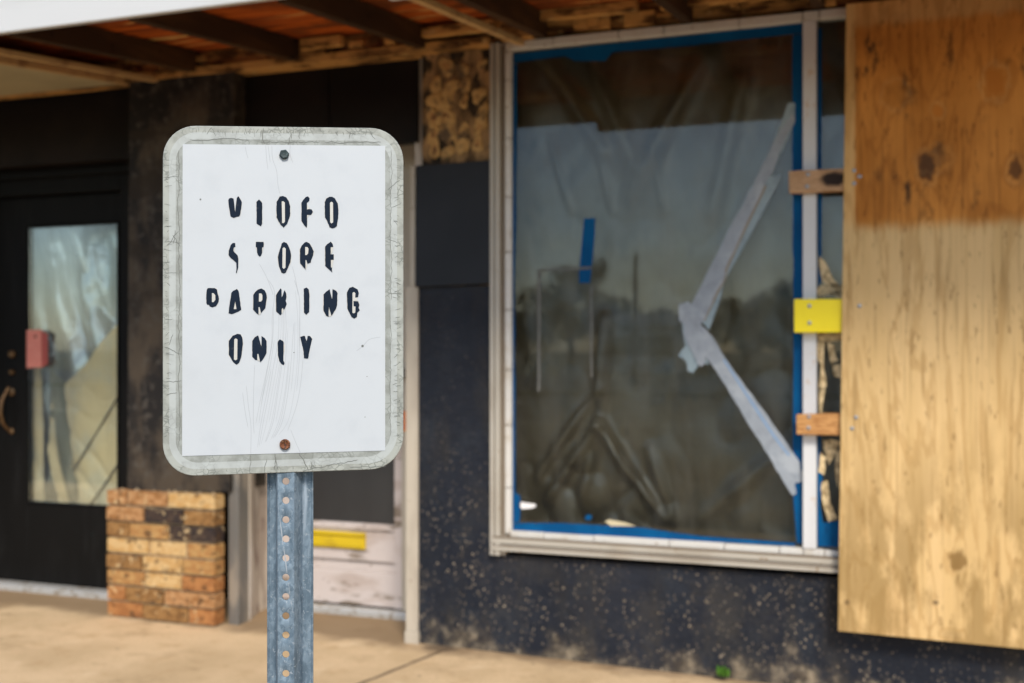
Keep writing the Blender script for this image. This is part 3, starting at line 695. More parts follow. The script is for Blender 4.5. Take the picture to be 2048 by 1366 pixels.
for (p, q, w, h) in (((1190,850),(1080,1010),.035,.03), ((1190,850),(1320,1045),.03,.035), ((1190,850),(1150,1020),.04,.02), ((1200,640),(1190,850),.05,.025),
                  ((1190,780),(1060,960),.03,.022), ((1200,850),(1250,960),.03,.02), ((1290,900),(1340,1050),.03,.02), ((1180,120),(1260,330),.05,.03), ((1080,110),(1200,300),.05,.025),
                  ((1400,110),(1260,380),.06,.03), ((1480,150),(1420,420),.05,.02), ((1090,270),(1130,420),.02,.012), ((1190,300),(1215,420),.02,.012), ((1300,280),(1320,420),.02,.012), ((1560,900),(1400,1040),.05,.015)):
    A, C_ = U(*p, .05), U(*q, .05); folds.append(((A.x,A.z),(C_.x,C_.z),w,h))
def crumple(x, z):
    v = .020*mnoise.fractal(Vector((x*2.2, z*1.6, 1.3)), 1, 2, 4) + .010*(1-abs(mnoise.noise(Vector((x*5, z*3.4, 7)))))**3
    lowk = max(0, min(1, (.95-z)/.4)) * max(.12, min(1, (X(1400,.1)-x)/.35))
    v += lowk*.034*(1-abs(mnoise.noise(Vector((x*6.5+z*2, z*6.5-x*2, 3)))))**4
    for a, c, w, h in folds:
        d, t = seg_d(x, z, a, c); v -= 1.5*h*math.exp(-(d/w)**2*2.2)*(.4+.6*math.sin(math.pi*min(1, t*.9+.05)))
    return v
o = sheet('plastic_sheet', ((1010, 20), (1960, 1110)), .115, crumple, m_plastic, 150, 170)
tag(o, 'crumpled dark plastic sheet hung behind the big shop window', 'plastic sheet')
yd = Y1+.045
def drape(x, z):
    v = .03*mnoise.fractal(Vector((x*6+z*1.5, z*1.1, 5)), 1, 2, 3)
    v += .034*(1-abs(mnoise.noise(Vector((x*7+z*2.2, z*2.0-x, 4)))))**3 + .006*mnoise.noise(Vector((x*22, z*12, 2)))
    v += .022*math.sin((x*9.5 + z*2.4 + .5*mnoise.noise(Vector((x*2,z*2,1))))*3.1)
    return v
def shp(px, y): return [U(a, c, y) for a, c in px]
def grid_poly(name, px, y, fn, mat, t=.0):  # draped sheet with a cut outline: clip a fine grid to the outline
    P = [(U(a, c, y).x, U(a, c, y).z) for a, c in px]
    def inside(x, z):
        r = False; n = len(P)
        for i in range(n):
            x1, z1 = P[i]; x2, z2 = P[(i+1) % n]
            if (z1 > z) != (z2 > z) and x < (x2-x1)*(z-z1)/(z2-z1)+x1: r = not r
        return r
    x0, x1 = min(p[0] for p in P), max(p[0] for p in P); z0, z1 = min(p[1] for p in P), max(p[1] for p in P)
    nx = 70; nz = int(nx*(z1-z0)/(x1-x0)); b = B(); idx = {}
    for j in range(nz):
        for i in range(nx):
            cx, cz = x0+(x1-x0)*(i+.5)/nx, z0+(z1-z0)*(j+.5)/nz
            if not inside(cx, cz): continue
            q = []
            for di, dj in ((0,0),(1,0),(1,1),(0,1)):
                k = (i+di, j+dj)
                if k not in idx:
                    x = x0+(x1-x0)*k[0]/nx; z = z0+(z1-z0)*k[1]/nz
                    idx[k] = len(b.v); b.v.append(Vector((x, y+fn(x, z), z)))
                q.append(idx[k])
            b.f.append(q); b.m.append(0)
    return b.build(name, mat, None, smooth=0, recalc=False)
o = grid_poly('plastic_film', [(48,440),(246,440),(246,1020),(48,1020)], yd+.15, drape, m_silver)
tag(o, 'silvery creased plastic film covering the inside of the black door glass', 'plastic sheet')
def pdrape(x, z): return .010*mnoise.fractal(Vector((x*4, z*3, 9)), 1, 2, 4) + .012*(1-abs(mnoise.noise(Vector((x*5+z*4, z*2-x*2, 2)))))**4
o = grid_poly('wrapping_paper', [(118,1016),(92,900),(100,800),(135,760),(170,730),(205,680),(244,630),(244,1016)], yd+.012, pdrape, m_tan)
tag(o, 'tan wrapping paper behind the lower half of the black door glass', 'paper')
o = grid_poly('paper_strip', [(64,1014),(64,740),(78,735),(84,900),(88,1014)], yd+.010, pdrape, m_tan)
tag(o, 'narrow tan paper strip behind the lower left edge of the door glass', 'paper')
o = grid_poly('olive_strip', [(94,760),(104,735),(130,770),(150,860),(142,930),(168,1014),(126,1014),(112,960),(104,1014),(88,1014),(92,900)], yd+.004, drape, m_foldshade)  # dark strip paints the shading of the upright paper fold
tag(o, 'dark olive strip standing for the shaded fold in the tan paper below the salmon tag', 'plastic sheet')
o = grid_poly('olive_strip', [(50,445),(66,445),(62,1012),(50,1012)], yd+.006, lambda x,z: 0, m_olive)
tag(o, 'olive film strip along the left edge of the black door glass', 'plastic sheet')
b = B()  # thin dark tubes draw the shaded diagonal creases of the paper
for p, q in (((238,790),(140,950)), ((238,925),(180,1010))):
    A, C_ = U(*p, yd+.004), U(*q, yd+.004); b.tube([A, A.lerp(C_,.5)+Vector((.004,0,0)), C_], .004, 6)
o = b.build('crease', m_black)
tag(o, 'thin dark diagonal lines standing for shaded creases in the tan paper behind the door glass', 'crease')

# ------------------------------------------------------------------ things fixed to the front
def ragged(p, q, n, amp, seed):             # wavy edge between two pixels
    rr = random.Random(seed); out = []
    for i in range(n+1):
        f = i/n; out.append((p[0]+(q[0]-p[0])*f + (rr.uniform(-amp,amp) if 0 < i < n else 0), p[1]+(q[1]-p[1])*f + (rr.uniform(-amp,amp) if 0 < i < n else 0)))
    return out
yt = YG-.0015
def tape(name, px, label, mat=m_blue, y=yt, cat='tape', group=None, t=.0012):
    b = B(); b.prism([U(a, c, y) for a, c in px], (0, t, 0)); return tag(b.build(name, mat), label, cat, group)
tg = 'blue masking tape round the big pane'
tape('masking_tape', [(1026,108),(1606,46),(1606,66)] + [(1585,68),(1400,88),(1390,90),(1225,104),(1210,122),(1150,122),(1130,112)] + [(1036,124),(1026,126)], 'blue masking tape along the top edge of the large window pane', group=tg)
tape('masking_tape', [(1026,128),(1034,126)] + ragged((1034,140),(1029,600),10,1.2,1) + ragged((1029,620),(1030,985),8,1.2,2) + [(1040,992),(1041,1010),(1039,1044),(1024,1046)], 'blue masking tape down the left edge of the large window pane', group=tg)
tape('masking_tape', [(1025,1047)] + [(1041,1046),(1120,1046),(1200,1050),(1290,1056),(1340,1064),(1400,1072),(1480,1078),(1590,1086)] + [(1590,1092),(1400,1082),(1025,1062)], 'blue masking tape along the bottom edge of the large window pane', group=tg)
tape('masking_tape', [(1606,67)] + [(1586,70)] + ragged((1585,80),(1585,500),8,.8,3) + ragged((1587,520),(1586,900),8,1,4) + [(1590,960),(1586,990),(1590,1040),(1594,1086),(1606,1088)], 'wide blue masking tape down the right edge of the large window pane', group=tg)
tape('masking_tape', [(1168,437),(1190,436),(1189,470),(1184,530),(1180,566),(1158,566),(1158,545),(1164,480)], 'short loose piece of blue tape stuck alone in the middle of the pane')
tape('masking_tape', [(1635,58),(1643,56)] + ragged((1643,80),(1643,560),9,.8,5) + [(1636,575)], 'thin blue masking tape down the narrow pane beside the white mullion')
tape('masking_tape', [(1635,860),(1642,862),(1640,900),(1645,960),(1640,1010),(1646,1045),(1700,1040),(1700,1096),(1635,1092)], 'blue masking tape at the bottom corner of the narrow pane', )
tape('masking_tape', [(1170,1033),(1176,1029),(1183,1031),(1184,1037),(1177,1041),(1171,1039)], 'tiny round scrap of blue tape near the bottom of the pane')
tape('paper_scrap', [(1036,1010),(1040,1004),(1055,1006),(1070,1008),(1072,1013),(1062,1017),(1044,1018)], 'small white paper scrap in the bottom left corner of the window', m_white, cat='paper')
tape('paper_scrap', [(1210,1043),(1218,1039),(1250,1045),(1272,1052),(1240,1052),(1222,1052)], 'small cream paper scrap above the bottom tape of the window', m_cream, yt-.0016, cat='paper')
# duct tape over the crack: each run is layered
def duct(name, layers, label):
    b = B()
    for px, m, k in layers:
      px = [(p[0]+(q[0]-p[0])*f/4+(random.uniform(-1.1,1.1) if f else 0), p[1]+(q[1]-p[1])*f/4+(random.uniform(-1.1,1.1) if f else 0)) for p, q in zip(px, px[1:]+px[:1]) for f in range(4)] if m < 2 else px
      b.prism([U(a, c, YG-.0018-.0012*k) for a, c in px], (0, .0010, 0), m)
    return tag(b.build(name, [m_duct, m_duct2, m_ductedge, m_ductglint]), label, 'tape')
duct('duct_tape', [([(1576,206),(1590,205),(1590,244),(1566,300),(1540,352),(1548,352),(1563,348),(1560,362),(1450,560),(1440,600),(1418,660),(1400,640),(1425,545),(1470,440),(1535,318)], 1, 0),
    ([(1585,226),(1590,240),(1560,300),(1548,340),(1530,368),(1482,470),(1452,535),(1448,558),(1432,585),(1412,632),(1398,656),(1372,640),(1380,612),(1392,590),(1430,515),(1452,468),(1490,400),(1510,360),(1545,290),(1562,258)], 0, 2),
    ([(1530,370),(1534,372),(1486,472),(1456,537),(1451,560),(1436,588),(1410,642),(1404,640),(1430,584),(1446,556),(1450,534),(1480,470)], 2, 1)],
    'long silver duct tape slanting from the crack up to the pane top right')
duct('duct_tape', [([(1362,640),(1370,690),(1356,712),(1372,722),(1376,742),(1386,746),(1394,735),(1400,720),(1418,730),(1408,700)], 1, 0),
    ([(1358,608),(1378,603),(1384,618),(1402,650),(1424,672),(1440,700),(1470,745),(1515,805),(1556,862),(1600,925),(1600,938),(1606,944),(1606,962),(1590,966),(1592,988),(1586,992),(1572,972),(1545,925),(1512,872),(1468,800),(1436,748),(1412,715),(1408,730),(1400,734),(1388,712),(1366,668),(1368,650),(1358,640)], 0, 4),
    ([(1440,742),(1444,740),(1556,925),(1590,985),(1586,990),(1545,922)], 2, 3),
    ([(1446,720),(1449,718),(1500,795),(1548,868),(1580,910),(1577,913),(1545,872),(1497,799)], 3, 5),
    ([(1360,612),(1380,606),(1402,640),(1396,652),(1382,636),(1366,640)], 0, 5)],
    'silver duct tape slanting from the crack down to the pane lower right')

# plywood board
YB = -.088
m_ply = plywood()
b = B(); b.prism([U(1676,1262,YB), U(2200,1313,YB), U(2200,-40,YB), U(1692,8,YB)], (0,.018,0))
board = b.build('plywood_board', [m_ply], bevel=.0015)
board['_w'] = tuple(board.location)
tag(board, 'tall weathered plywood board, stained darker above, fixed over the window', 'board')
def screws(pts, y, parent, name='screw', r=.0075):
    for a, c in pts:
        b = B(); p = U(a, c, y); b.tube([p+Vector((0,.003,0)), p+Vector((0,-.002,0)), p+Vector((0,-.0035,0))], [r, r, r*.45], 10)
        b.build(name, m_screw, parent, smooth=40)
screws([(1708,341),(1719,353),(1708,367),(1719,612),(1712,835),(1704,857)], YB, board)
YK = -.068
for nm, px, mat, lab, sc in (
    ('wooden_batten', [(1577,342),(1700,336),(1700,381),(1578,386)], batten('brown_batten_wood', (.50,.31,.17), (.38,.22,.11), tuple(U(1668,358,YK))), 'brown wooden batten with a dark knot, upper of those tying the board to the mullion', [(1616,349),(1614,373)]),
    ('painted_batten', [(1588,598),(1696,598),(1696,665),(1588,665)], m_yellow, 'bright yellow painted batten joining mullion and plywood board', [(1619,612),(1619,646)]),
    ('wooden_batten', [(1592,829),(1700,826),(1700,871),(1593,869)], batten('honey_batten_wood', (.52,.27,.095), (.36,.16,.05)), 'honey brown wooden batten without knot, lower of those tying the board to the mullion', [(1618,834),(1617,856)])):
    b = B(); b.prism([U(a, c, YK) for a, c in px], (0,.036,0)); o = b.build(nm, mat, bevel=.003); o['_w'] = tuple(o.location)
    tag(o, lab, 'batten', 'battens between mullion and board'); screws(sc, YK, o)

# salmon tag on the door
b = B(); yy = Y1-.016
b.prism([U(53,660,yy), U(82,659,yy), U(83,735,yy), U(53,736,yy)], (0,.007,0), 0)
b.prism([U(82,660,yy+.002), U(95,668,yy+.002), U(95,728,yy+.002), U(83,735,yy+.002)], (0,.004,0), 1)
p = U(71,673,yy); b.tube([p+Vector((0,.001,0)), p+Vector((0,-.0015,0))], .008, 12, 2)
o = b.build('door_tag', [m_salmon, m_tagside, m_black], bevel=.002)
tag(o, 'salmon pink plastic tag with a round hole hung on the black door', 'tag')

# weed in the crack at the wall foot
rr = random.Random(5); b = B(); wp = U(1448, 1352, -.02)
for k in range(30):
    a = rr.uniform(0, 2*math.pi); L = rr.uniform(.02,.048); tilt = rr.uniform(.1,1.0)
    d = Vector((math.cos(a)*tilt, math.sin(a)*tilt*.6-.2, 1)).normalized()
    st = wp + Vector((rr.uniform(-.02,.02), rr.uniform(-.025,.0), 0)); tip = st + d*L
    s_ = d.cross(Vector((rr.uniform(-1,1), rr.uniform(-1,1), .2))).normalized()*L*rr.uniform(.13,.24)
    mid = st + d*L*.6; nn = d.cross(s_).normalized()*L*.06
    b.add([st, mid+s_+nn, tip, mid-s_+nn], [(0,1,2,3)])
o = b.build('weed', m_weed, recalc=False); tag(o, 'small green weed growing from the crack at the foot of the black wall', 'weed')

# ------------------------------------------------------------------ the sign on its post
SD = 1.50; SY = R(9.5)
sc_ = CAM + ray(566, 601) * SD
SA = (RGT*math.cos(SY) + FWD*math.sin(SY)).normalized(); SN = (RGT*math.sin(SY) - FWD*math.cos(SY)).normalized()
def Q(px, py, off=0.0):
    d = ray(px, py); t = (sc_-CAM).dot(SN)/d.dot(SN); return CAM + d*t + SN*off
post_c = Q(573, 960, -.006)
pbase = Vector((post_c.x, post_c.y, 0))
sign = empty('parking_sign', pbase)
tag(sign, 'weathered white parking sign with worn black letters on a perforated steel post', 'sign')
# panel: rounded plate, crazed rim, plain band, grimy inner edge
def rrect(inset, rad, n=10):
    l, r_ = 325.5+inset, 807-inset
    def top(x): return 250.6+.0124*(x-325)+inset
    def bot(x): return 953.8-.0349*(x-325)-inset
    rad = max(rad-inset*.75, 3); out = []
    for cx, cy, a0 in ((r_-rad, 't', -90), (r_-rad, 'b', 0), (l+rad, 'b', 90), (l+rad, 't', 180)):
        for k in range(n+1):
            a = R(a0+90*k/n); x = cx+rad*math.cos(a)
            yc = (top(x)+rad) if cy == 't' else (bot(x)-rad)
            out.append((x, yc+rad*math.sin(a)))
    return out
b = B(); rings = [rrect(0,66), rrect(1.2,66), rrect(13,66), rrect(26,66), rrect(40,66)]
offs = [-.0008, 0, 0, 0, 0]; n = len(rings[0])
for k, rg in enumerate(rings): b.v += [Q(a, c, offs[k]) for a, c in rg]
b.v += [Q(a, c, -.0020) for a, c in rings[0]]
for k in range(4):
    for i in range(n):
        j = (i+1) % n; b.f.append([k*n+i, k*n+j, (k+1)*n+j, (k+1)*n+i]); b.m.append([0,0,1,2][k])
b.f.append([4*n+i for i in range(n)]); b.m.append(2)
b.f.append([5*n+i for i in range(n)][::-1]); b.m.append(3)
for i in range(n):
    j = (i+1) % n; b.f.append([5*n+i, 5*n+j, j, i]); b.m.append(3)
m_edge = M('panel_metal_edge', (.50,.47,.40), rough=.4, metal=.5)
# longer cracks in the sheeting
rr = random.Random(11); K = len([m_rim,m_band,m_inner,m_edge])
def crack(p, ang, L, wig, w, step=4.0, off=.00025):
    pts = [p]; t = 0; o1 = 0; nx_, ny_ = -math.sin(ang), math.cos(ang)
    while t < L:
        t += step; o1 = o1*.8 + rr.uniform(-1,1)*wig*step*.6
        pts.append((p[0]+math.cos(ang)*t+nx_*o1, p[1]+math.sin(ang)*t+ny_*o1))
    b.ribbon([Q(x, y, off) for x, y in pts], w/1520, SN, K)
for k in range(190):                         # short crazing square to the edges
    s_ = rr.random(); jt = rr.gauss(0, 22); L_ = 3+abs(rr.gauss(0,5)); w_ = rr.uniform(.45,1.0)
    if s_ < .33: x = 390+355*rr.random(); crack((x, 253+.0124*(x-325)+rr.uniform(0,9)), R(90+jt), L_, .6, w_, 2.5)
    elif s_ < .62: y = rr.uniform(320,880); crack((327+rr.uniform(0,8), y), R(jt), L_, .6, w_, 2.5)
    elif s_ < .93: y = rr.uniform(320,880); crack((803-rr.uniform(0,9), y), R(180+jt), L_, .6, w_, 2.5)
    else: x = rr.uniform(400,700); crack((x, 948-.0349*(x-325)), R(-90+jt), L_, .6, w_, 2.5)
for x, y, a, L, w in ((358,300,90,590,1.0),(782,300,90,300,.9),(781,620,90,250,.8),(380,279,0,120,1.1),(520,284,0,120,1.1),(650,285,0,110,1.1),(527,256,84,32,1.5),(581,262,78,14,1.2),(580,274,100,18,1.2),(597,262,80,14,1.0),(700,262,95,16,1.1),(740,262,60,18,1.0),(690,259,25,24,1.0),
                      (548,905,78,34,1.4),(598,906,62,38,1.5),(606,942,-12,110,1.2),(621,922,75,18,1.0),(551,915,100,22,1.2),(533,918,95,26,1.0),(502,908,92,36,.9),(345,470,60,26,1.1),(350,460,100,25,1.2),(357,463,130,36,1.0),
                      (327,484,2,34,.9),(327,763,-2,34,1.0),(327,355,0,32,.8),(327,545,8,26,.8),(775,380,-40,30,1.0),(775,478,20,28,.9),(776,585,5,28,.9),(338,690,-70,24,1.0),(330,694,25,34,.9),(700,935,-2,70,1.0),(770,860,90,40,.8)):
    crack((x, y), R(a), L, .55, w)
pan = b.build('sign_panel', [m_rim, m_band, m_inner, m_edge, m_crack], sign, recalc=False)
# white face with hairlines
b = B(); fc = [(365.5,288.5),(770.3,291.7),(770.3,901),(364.3,912)]
b.prism([Q(a, c, .0007) for a, c in fc], -SN*.0004, 0)
def hair(pts, w, off=.0008):                # smooth hairline through crop points
    out = []
    for i in range(len(pts)-1):
        for k in range(5):
            f = k/5; p0 = pts[max(i-1,0)]; p1 = pts[i]; p2 = pts[i+1]; p3 = pts[min(i+2,len(pts)-1)]
            out.append(tuple(.5*((2*p1[d])+(-p0[d]+p2[d])*f+(2*p0[d]-5*p1[d]+4*p2[d]-p3[d])*f*f+(-p0[d]+3*p1[d]-3*p2[d]+p3[d])*f**3) for d in (0,1)))
    out.append(pts[-1]); b.ribbon([Q(x, y, off) for x, y in out], w/1520, SN, 1)
cv = lambda L: [(300+x/3.415, 560+y/3.415) for x, y in L]
Lc = cv([(845,200),(838,420),(800,620),(758,800),(728,980),(705,1160)]); Rc = cv([(1000,60),(1022,260),(1018,520),(1000,760),(960,960),(890,1050)])
for k in range(15):
    f = (k+rr.uniform(-.3,.3))/14; s0, s1 = rr.choice((0,0,1,1,2)), rr.choice((4,5,6,6))
    hair([(a[0]+(c[0]-a[0])*f+rr.uniform(-1,1), a[1]+(c[1]-a[1])*f) for a, c in zip(Lc, Rc)][s0:s1], rr.uniform(.45,.8))
for L in ([(808,0),(850,80),(835,250),(832,420),(800,620),(760,850)], [(985,0),(1020,120),(1022,300),(1022,460)], [(1045,540),(1030,700),(1000,860),(940,1030)], [(658,720),(672,860),(690,1000),(688,1190)], [(632,765),(650,900),(670,1010)], [(715,580),(708,760),(706,950),(712,1050)],
          [(960,1020),(1000,1120),(1030,1185)], [(1410,485),(1455,450),(1500,405),(1575,390)]):
    hair(cv(L), .85)
cu = lambda L: [(300+x/3.794, 230+y/3.794) for x, y in L]
for L in ([(878,222),(885,330),(895,415)], [(925,230),(930,330),(960,420),(970,520),(985,600)], [(895,230),(905,300),(912,360)], [(722,240),(735,300),(745,330)], [(1065,225),(1062,300),(1085,365)], [(830,1130),(880,1220),(920,1320),(935,1366)], [(1080,1150),(1105,1250),(1125,1366)]): hair(cu(L), .85)
for a, c, r_ in ((725,692,2.6),(401,399,1.8),(734,753,1.0),(730,834,1.0),(588,705,1.2)):
    b.prism([Q(a+r_*math.cos(k*.7854), c+r_*math.sin(k*.7854), .0010) for k in range(8)], -SN*.0002, 2)
face = b.build('face_sheet', [m_sheet, m_hair, m_crack], pan)
# lettering: worn stencil paint with cream ghosts showing through
b = B()
def lt(dy, black, cream=()):
    cvt = lambda L: [(400+x/6.0235, dy+y/6.0235) for x, y in L]
    cx = sum(p[0] for p in black)/len(black); cy = sum(p[1] for p in black)/len(black)
    o_ = cvt([(cx+(x-cx)*1.05+rr.uniform(-4,4), cy+(y-cy)*1.01+rr.uniform(-3,3)) for x, y in black])
    dense = []
    bk = cvt(black)
    for i in range(len(bk)):
        p, q = bk[i], bk[(i+1) % len(bk)]
        m_ = max(1, int(math.hypot(p[0]-q[0], p[1]-q[1])/4))
        for k in range(m_):
            f = k/m_; jj = .35 if k else 0
            dense.append((p[0]+(q[0]-p[0])*f+rr.uniform(-jj,jj), p[1]+(q[1]-p[1])*f+rr.uniform(-jj,jj)))
    b = B()
    b.prism([Q(x, y, .0009) for x, y in o_], -SN*.0001, 1)
    b.prism([Q(x, y, .0013) for x, y in dense], -SN*.0002, 0)
    for L in cream: b.prism([Q(x, y, .0015) for x, y in cvt(L)], -SN*.0001, 1)
    b.build('letter', [m_letter, m_ghost], pan)
A_, Cc = 370, 555
lt(A_, [(342,185),(350,165),(375,155),(405,165),(412,215),(425,325),(438,200),(445,155),(462,135),(480,160),(505,205),(500,260),(482,365),(470,380),(440,385),(405,398),(370,380),(360,320),(345,230)])
lt(A_, [(680,205),(712,175),(742,205),(750,225),(750,465),(735,498),(700,478),(682,465)])
lt(A_, [(922,205),(960,140),(1000,133),(1040,150),(1070,195),(1088,260),(1085,370),(1050,470),(1008,515),(970,480),(922,390)], [[(985,200),(1005,197),(1022,215),(1024,440),(1010,460),(990,460)]])
lt(A_, [(1222,215),(1240,185),(1275,145),(1300,138),(1320,160),(1318,190),(1300,210),(1288,215),(1290,300),(1300,292),(1345,295),(1360,325),(1340,360),(1290,362),(1292,480),(1285,517),(1255,485),(1222,430)], [[(1290,235),(1330,288),(1290,295)], [(1292,364),(1315,363),(1293,400)]])
lt(A_, [(1502,210),(1520,165),(1560,143),(1590,142),(1625,162),(1660,225),(1668,300),(1665,400),(1650,495),(1620,518),(1590,524),(1560,508),(1530,430),(1505,390)], [[(1566,215),(1583,203),(1602,215),(1604,450),(1585,465),(1568,450)]])
lt(A_, [(425,700),(428,745),(408,755),(405,790),(420,815),(455,850),(463,890),(462,990),(445,1062),(433,1060),(440,1000),(438,940),(420,920),(375,885),(345,845),(348,790),(370,725),(395,698)], [[(408,757),(420,757),(412,800),(420,818),(405,795)]])
lt(A_, [(675,685),(765,685),(770,710),(766,750),(750,755),(748,820),(735,855),(720,865),(700,845),(688,815),(685,755),(672,748)], [[(672,750),(685,757),(687,805)], [(750,757),(766,752),(750,815)]])
lt(A_, [(985,705),(1010,686),(1045,700),(1070,745),(1090,800),(1098,850),(1090,930),(1060,1000),(1035,1055),(1010,1068),(982,1055),(955,990),(945,940),(938,870),(955,800),(975,745)], [[(995,765),(1013,750),(1034,768),(1030,995),(1010,1012),(993,995)]])
lt(A_, [(1205,775),(1225,730),(1262,692),(1285,685),(1320,705),(1350,755),(1370,800),(1362,850),(1338,910),(1335,935),(1295,950),(1282,905),(1270,905),(1272,1020),(1240,985),(1206,945)], [[(1268,748),(1295,750),(1307,770),(1303,825),(1285,845),(1268,845)], [(1272,905),(1282,908),(1293,955),(1278,1020),(1272,1018)]])
lt(A_, [(1506,745),(1530,715),(1575,683),(1598,710),(1606,748),(1575,750),(1574,835),(1612,836),(1612,902),(1576,903),(1578,995),(1590,1000),(1594,1055),(1550,1015),(1508,975)], [[(1576,752),(1606,750),(1596,810),(1576,834)], [(1578,905),(1608,904),(1596,990),(1578,993)]])
lt(Cc, [(82,150),(95,128),(180,128),(205,145),(230,255),(225,295),(195,345),(150,360),(118,348),(108,328),(90,330),(78,310),(76,220)], [[(145,188),(165,190),(185,215),(186,270),(165,297),(145,297)]])
lt(Cc, [(378,185),(400,160),(445,138),(465,160),(480,250),(497,390),(460,412),(385,442),(345,432),(350,370),(368,260)], [[(425,290),(440,380),(408,382)]])
lt(Cc, [(642,210),(670,170),(700,145),(740,132),(780,155),(800,195),(806,245),(795,320),(788,370),(735,432),(718,355),(705,360),(706,450),(680,430),(640,385)], [[(712,193),(740,193),(752,215),(752,270),(735,290),(710,290)], [(706,360),(718,358),(735,432),(710,455)]])
lt(Cc, [(916,215),(935,180),(970,130),(983,145),(985,240),(1020,152),(1038,190),(1043,235),(1033,280),(1045,320),(1030,360),(1010,395),(998,365),(985,380),(985,440),(968,455),(918,410)], [[(986,382),(998,370),(1010,395),(990,440)]])
lt(Cc, [(1250,135),(1285,120),(1310,145),(1318,200),(1316,415),(1280,450),(1252,420)])
lt(Cc, [(1488,205),(1520,170),(1563,140),(1590,260),(1597,140),(1640,160),(1658,190),(1652,330),(1635,385),(1585,462),(1552,350),(1550,475),(1520,462),(1488,400)], [[(1553,360),(1580,465),(1555,470)]])
lt(Cc, [(1770,180),(1800,125),(1840,112),(1900,145),(1913,190),(1905,235),(1870,245),(1872,190),(1855,175),(1838,185),(1835,425),(1850,432),(1870,425),(1874,350),(1850,345),(1848,285),(1905,288),(1920,330),(1910,365),(1925,395),(1895,425),(1890,475),(1858,496),(1825,475),(1775,375)], [[(1838,185),(1855,175),(1870,188),(1870,243),(1895,245),(1895,283),(1848,284),(1850,348),(1872,352),(1868,425),(1850,432),(1836,424)]])
lt(Cc, [(348,765),(395,700),(450,678),(490,685),(510,725),(518,800),(510,870),(497,960),(470,1030),(440,1050),(400,1018),(348,930)], [[(414,745),(432,733),(452,745),(449,985),(428,998),(410,985)]])
lt(Cc, [(630,765),(660,720),(698,697),(708,715),(740,830),(742,705),(780,730),(802,765),(802,910),(770,970),(727,1022),(705,920),(690,920),(692,995),(665,992),(630,955)], [[(693,922),(703,925),(722,1005),(693,1000)]])
lt(Cc, [(935,790),(942,765),(962,745),(1000,765),(1010,785),(1005,1000),(1020,1030),(1010,1055),(985,1045),(955,1005),(938,930)], [[(1010,808),(1027,810),(1020,895),(1010,890)]])
lt(Cc, [(1208,715),(1250,702),(1265,705),(1283,765),(1297,703),(1325,705),(1352,740),(1340,790),(1318,890),(1303,975),(1252,972),(1248,895),(1225,790)])
# bolts
def hexbolt(px, py, r_, mat, label, n=6, dome=.3):
    b = B(); p = Q(px, py, .0007); e = SA; ring = lambda k, o: [p + SN*o + (SA*math.cos(2*math.pi*i/n+.2) + UP*math.sin(2*math.pi*i/n+.2))*k for i in range(n)]
    R0, R1, R2, R3 = ring(r_*1.0, 0), ring(r_, .0038), ring(r_*.82, .0050), ring(r_*.3, .0050-.0012*dome)
    v = R0+R1+R2+R3; f = []
    for k in range(3):
        for i in range(n): j = (i+1) % n; f.append((k*n+i, k*n+j, (k+1)*n+j, (k+1)*n+i))
    f.append(tuple(range(3*n, 4*n))); b.add(v, f)
    o = b.build('bolt', mat, pan, bevel=.0004); o['label'] = label
hexbolt(568.5, 309.5, .0066, m_bolt, 'dark green-black hexagonal bolt at the top'); hexbolt(570, 888.5, .0070, m_rust, 'rusty brown round bolt at the bottom', 16, 2.0)
# post: perforated hat channel
PT = SY - R(7)
PA = (RGT*math.cos(PT) + FWD*math.sin(PT)).normalized(); PN = (RGT*math.sin(PT) - FWD*math.cos(PT)).normalized()
pc = Q(571.5, 963, -.0022)                  # first visible hole
pitch = .0254; zh0 = pc.z; top_k = 17
prof = [(-.0262,-.0205),(-.0250,-.0222),(-.0185,-.0222),(-.0165,-.0210),(-.0118,-.0015),(-.0106,0)]
profR = [(.0106,0),(.0122,-.0015),(.0190,-.0210),(.0208,-.0222),(.0300,-.0222),(.0318,-.0208)]
def PP(s, t, z): return Vector((pc.x, pc.y, 0)) + PA*s + PN*t + UP*z
b = B(); kmin = -int((zh0+.45)/pitch); zs_ = [zh0 + (k-.5)*pitch for k in range(kmin, top_k+1)]
for side in (prof, profR):
    base = len(b.v); m_ = len(side)
    for z in zs_: b.v += [PP(s, t, z) for s, t in side]
    for j in range(len(zs_)-1):
        for i in range(m_-1):
            a = base+j*m_+i; b.f.append([a, a+1, a+m_+1, a+m_]); b.m.append(0)
HR = .0047; NS = 32
for j in range(len(zs_)-1):
    z0_, z1_ = zs_[j], zs_[j+1]; zc_ = (z0_+z1_)/2; base = len(b.v)
    cs = [(-.0106,z0_),(.0106,z0_),(.0106,z1_),(-.0106,z1_)]
    b.v += [PP(s, 0, z) for s, z in cs]
    for k in range(NS):
        a = -math.pi*.75 + 2*math.pi*k/NS; b.v.append(PP(HR*math.cos(a), 0, zc_+HR*math.sin(a)))
    q = NS//4
    # circle point k=0 faces corner 0, k=q faces corner 1 ...
    for c in range(4):
        for k in range(-q//2, q//2):
            i0 = (c*q+k) % NS; i1 = (c*q+k+1) % NS
            b.f.append([base+c, base+4+i1, base+4+i0]); b.m.append(0)
        b.f.append([base+c, base+(c+1)%4, base+4+(c*q+q//2) % NS]); b.m.append(0)
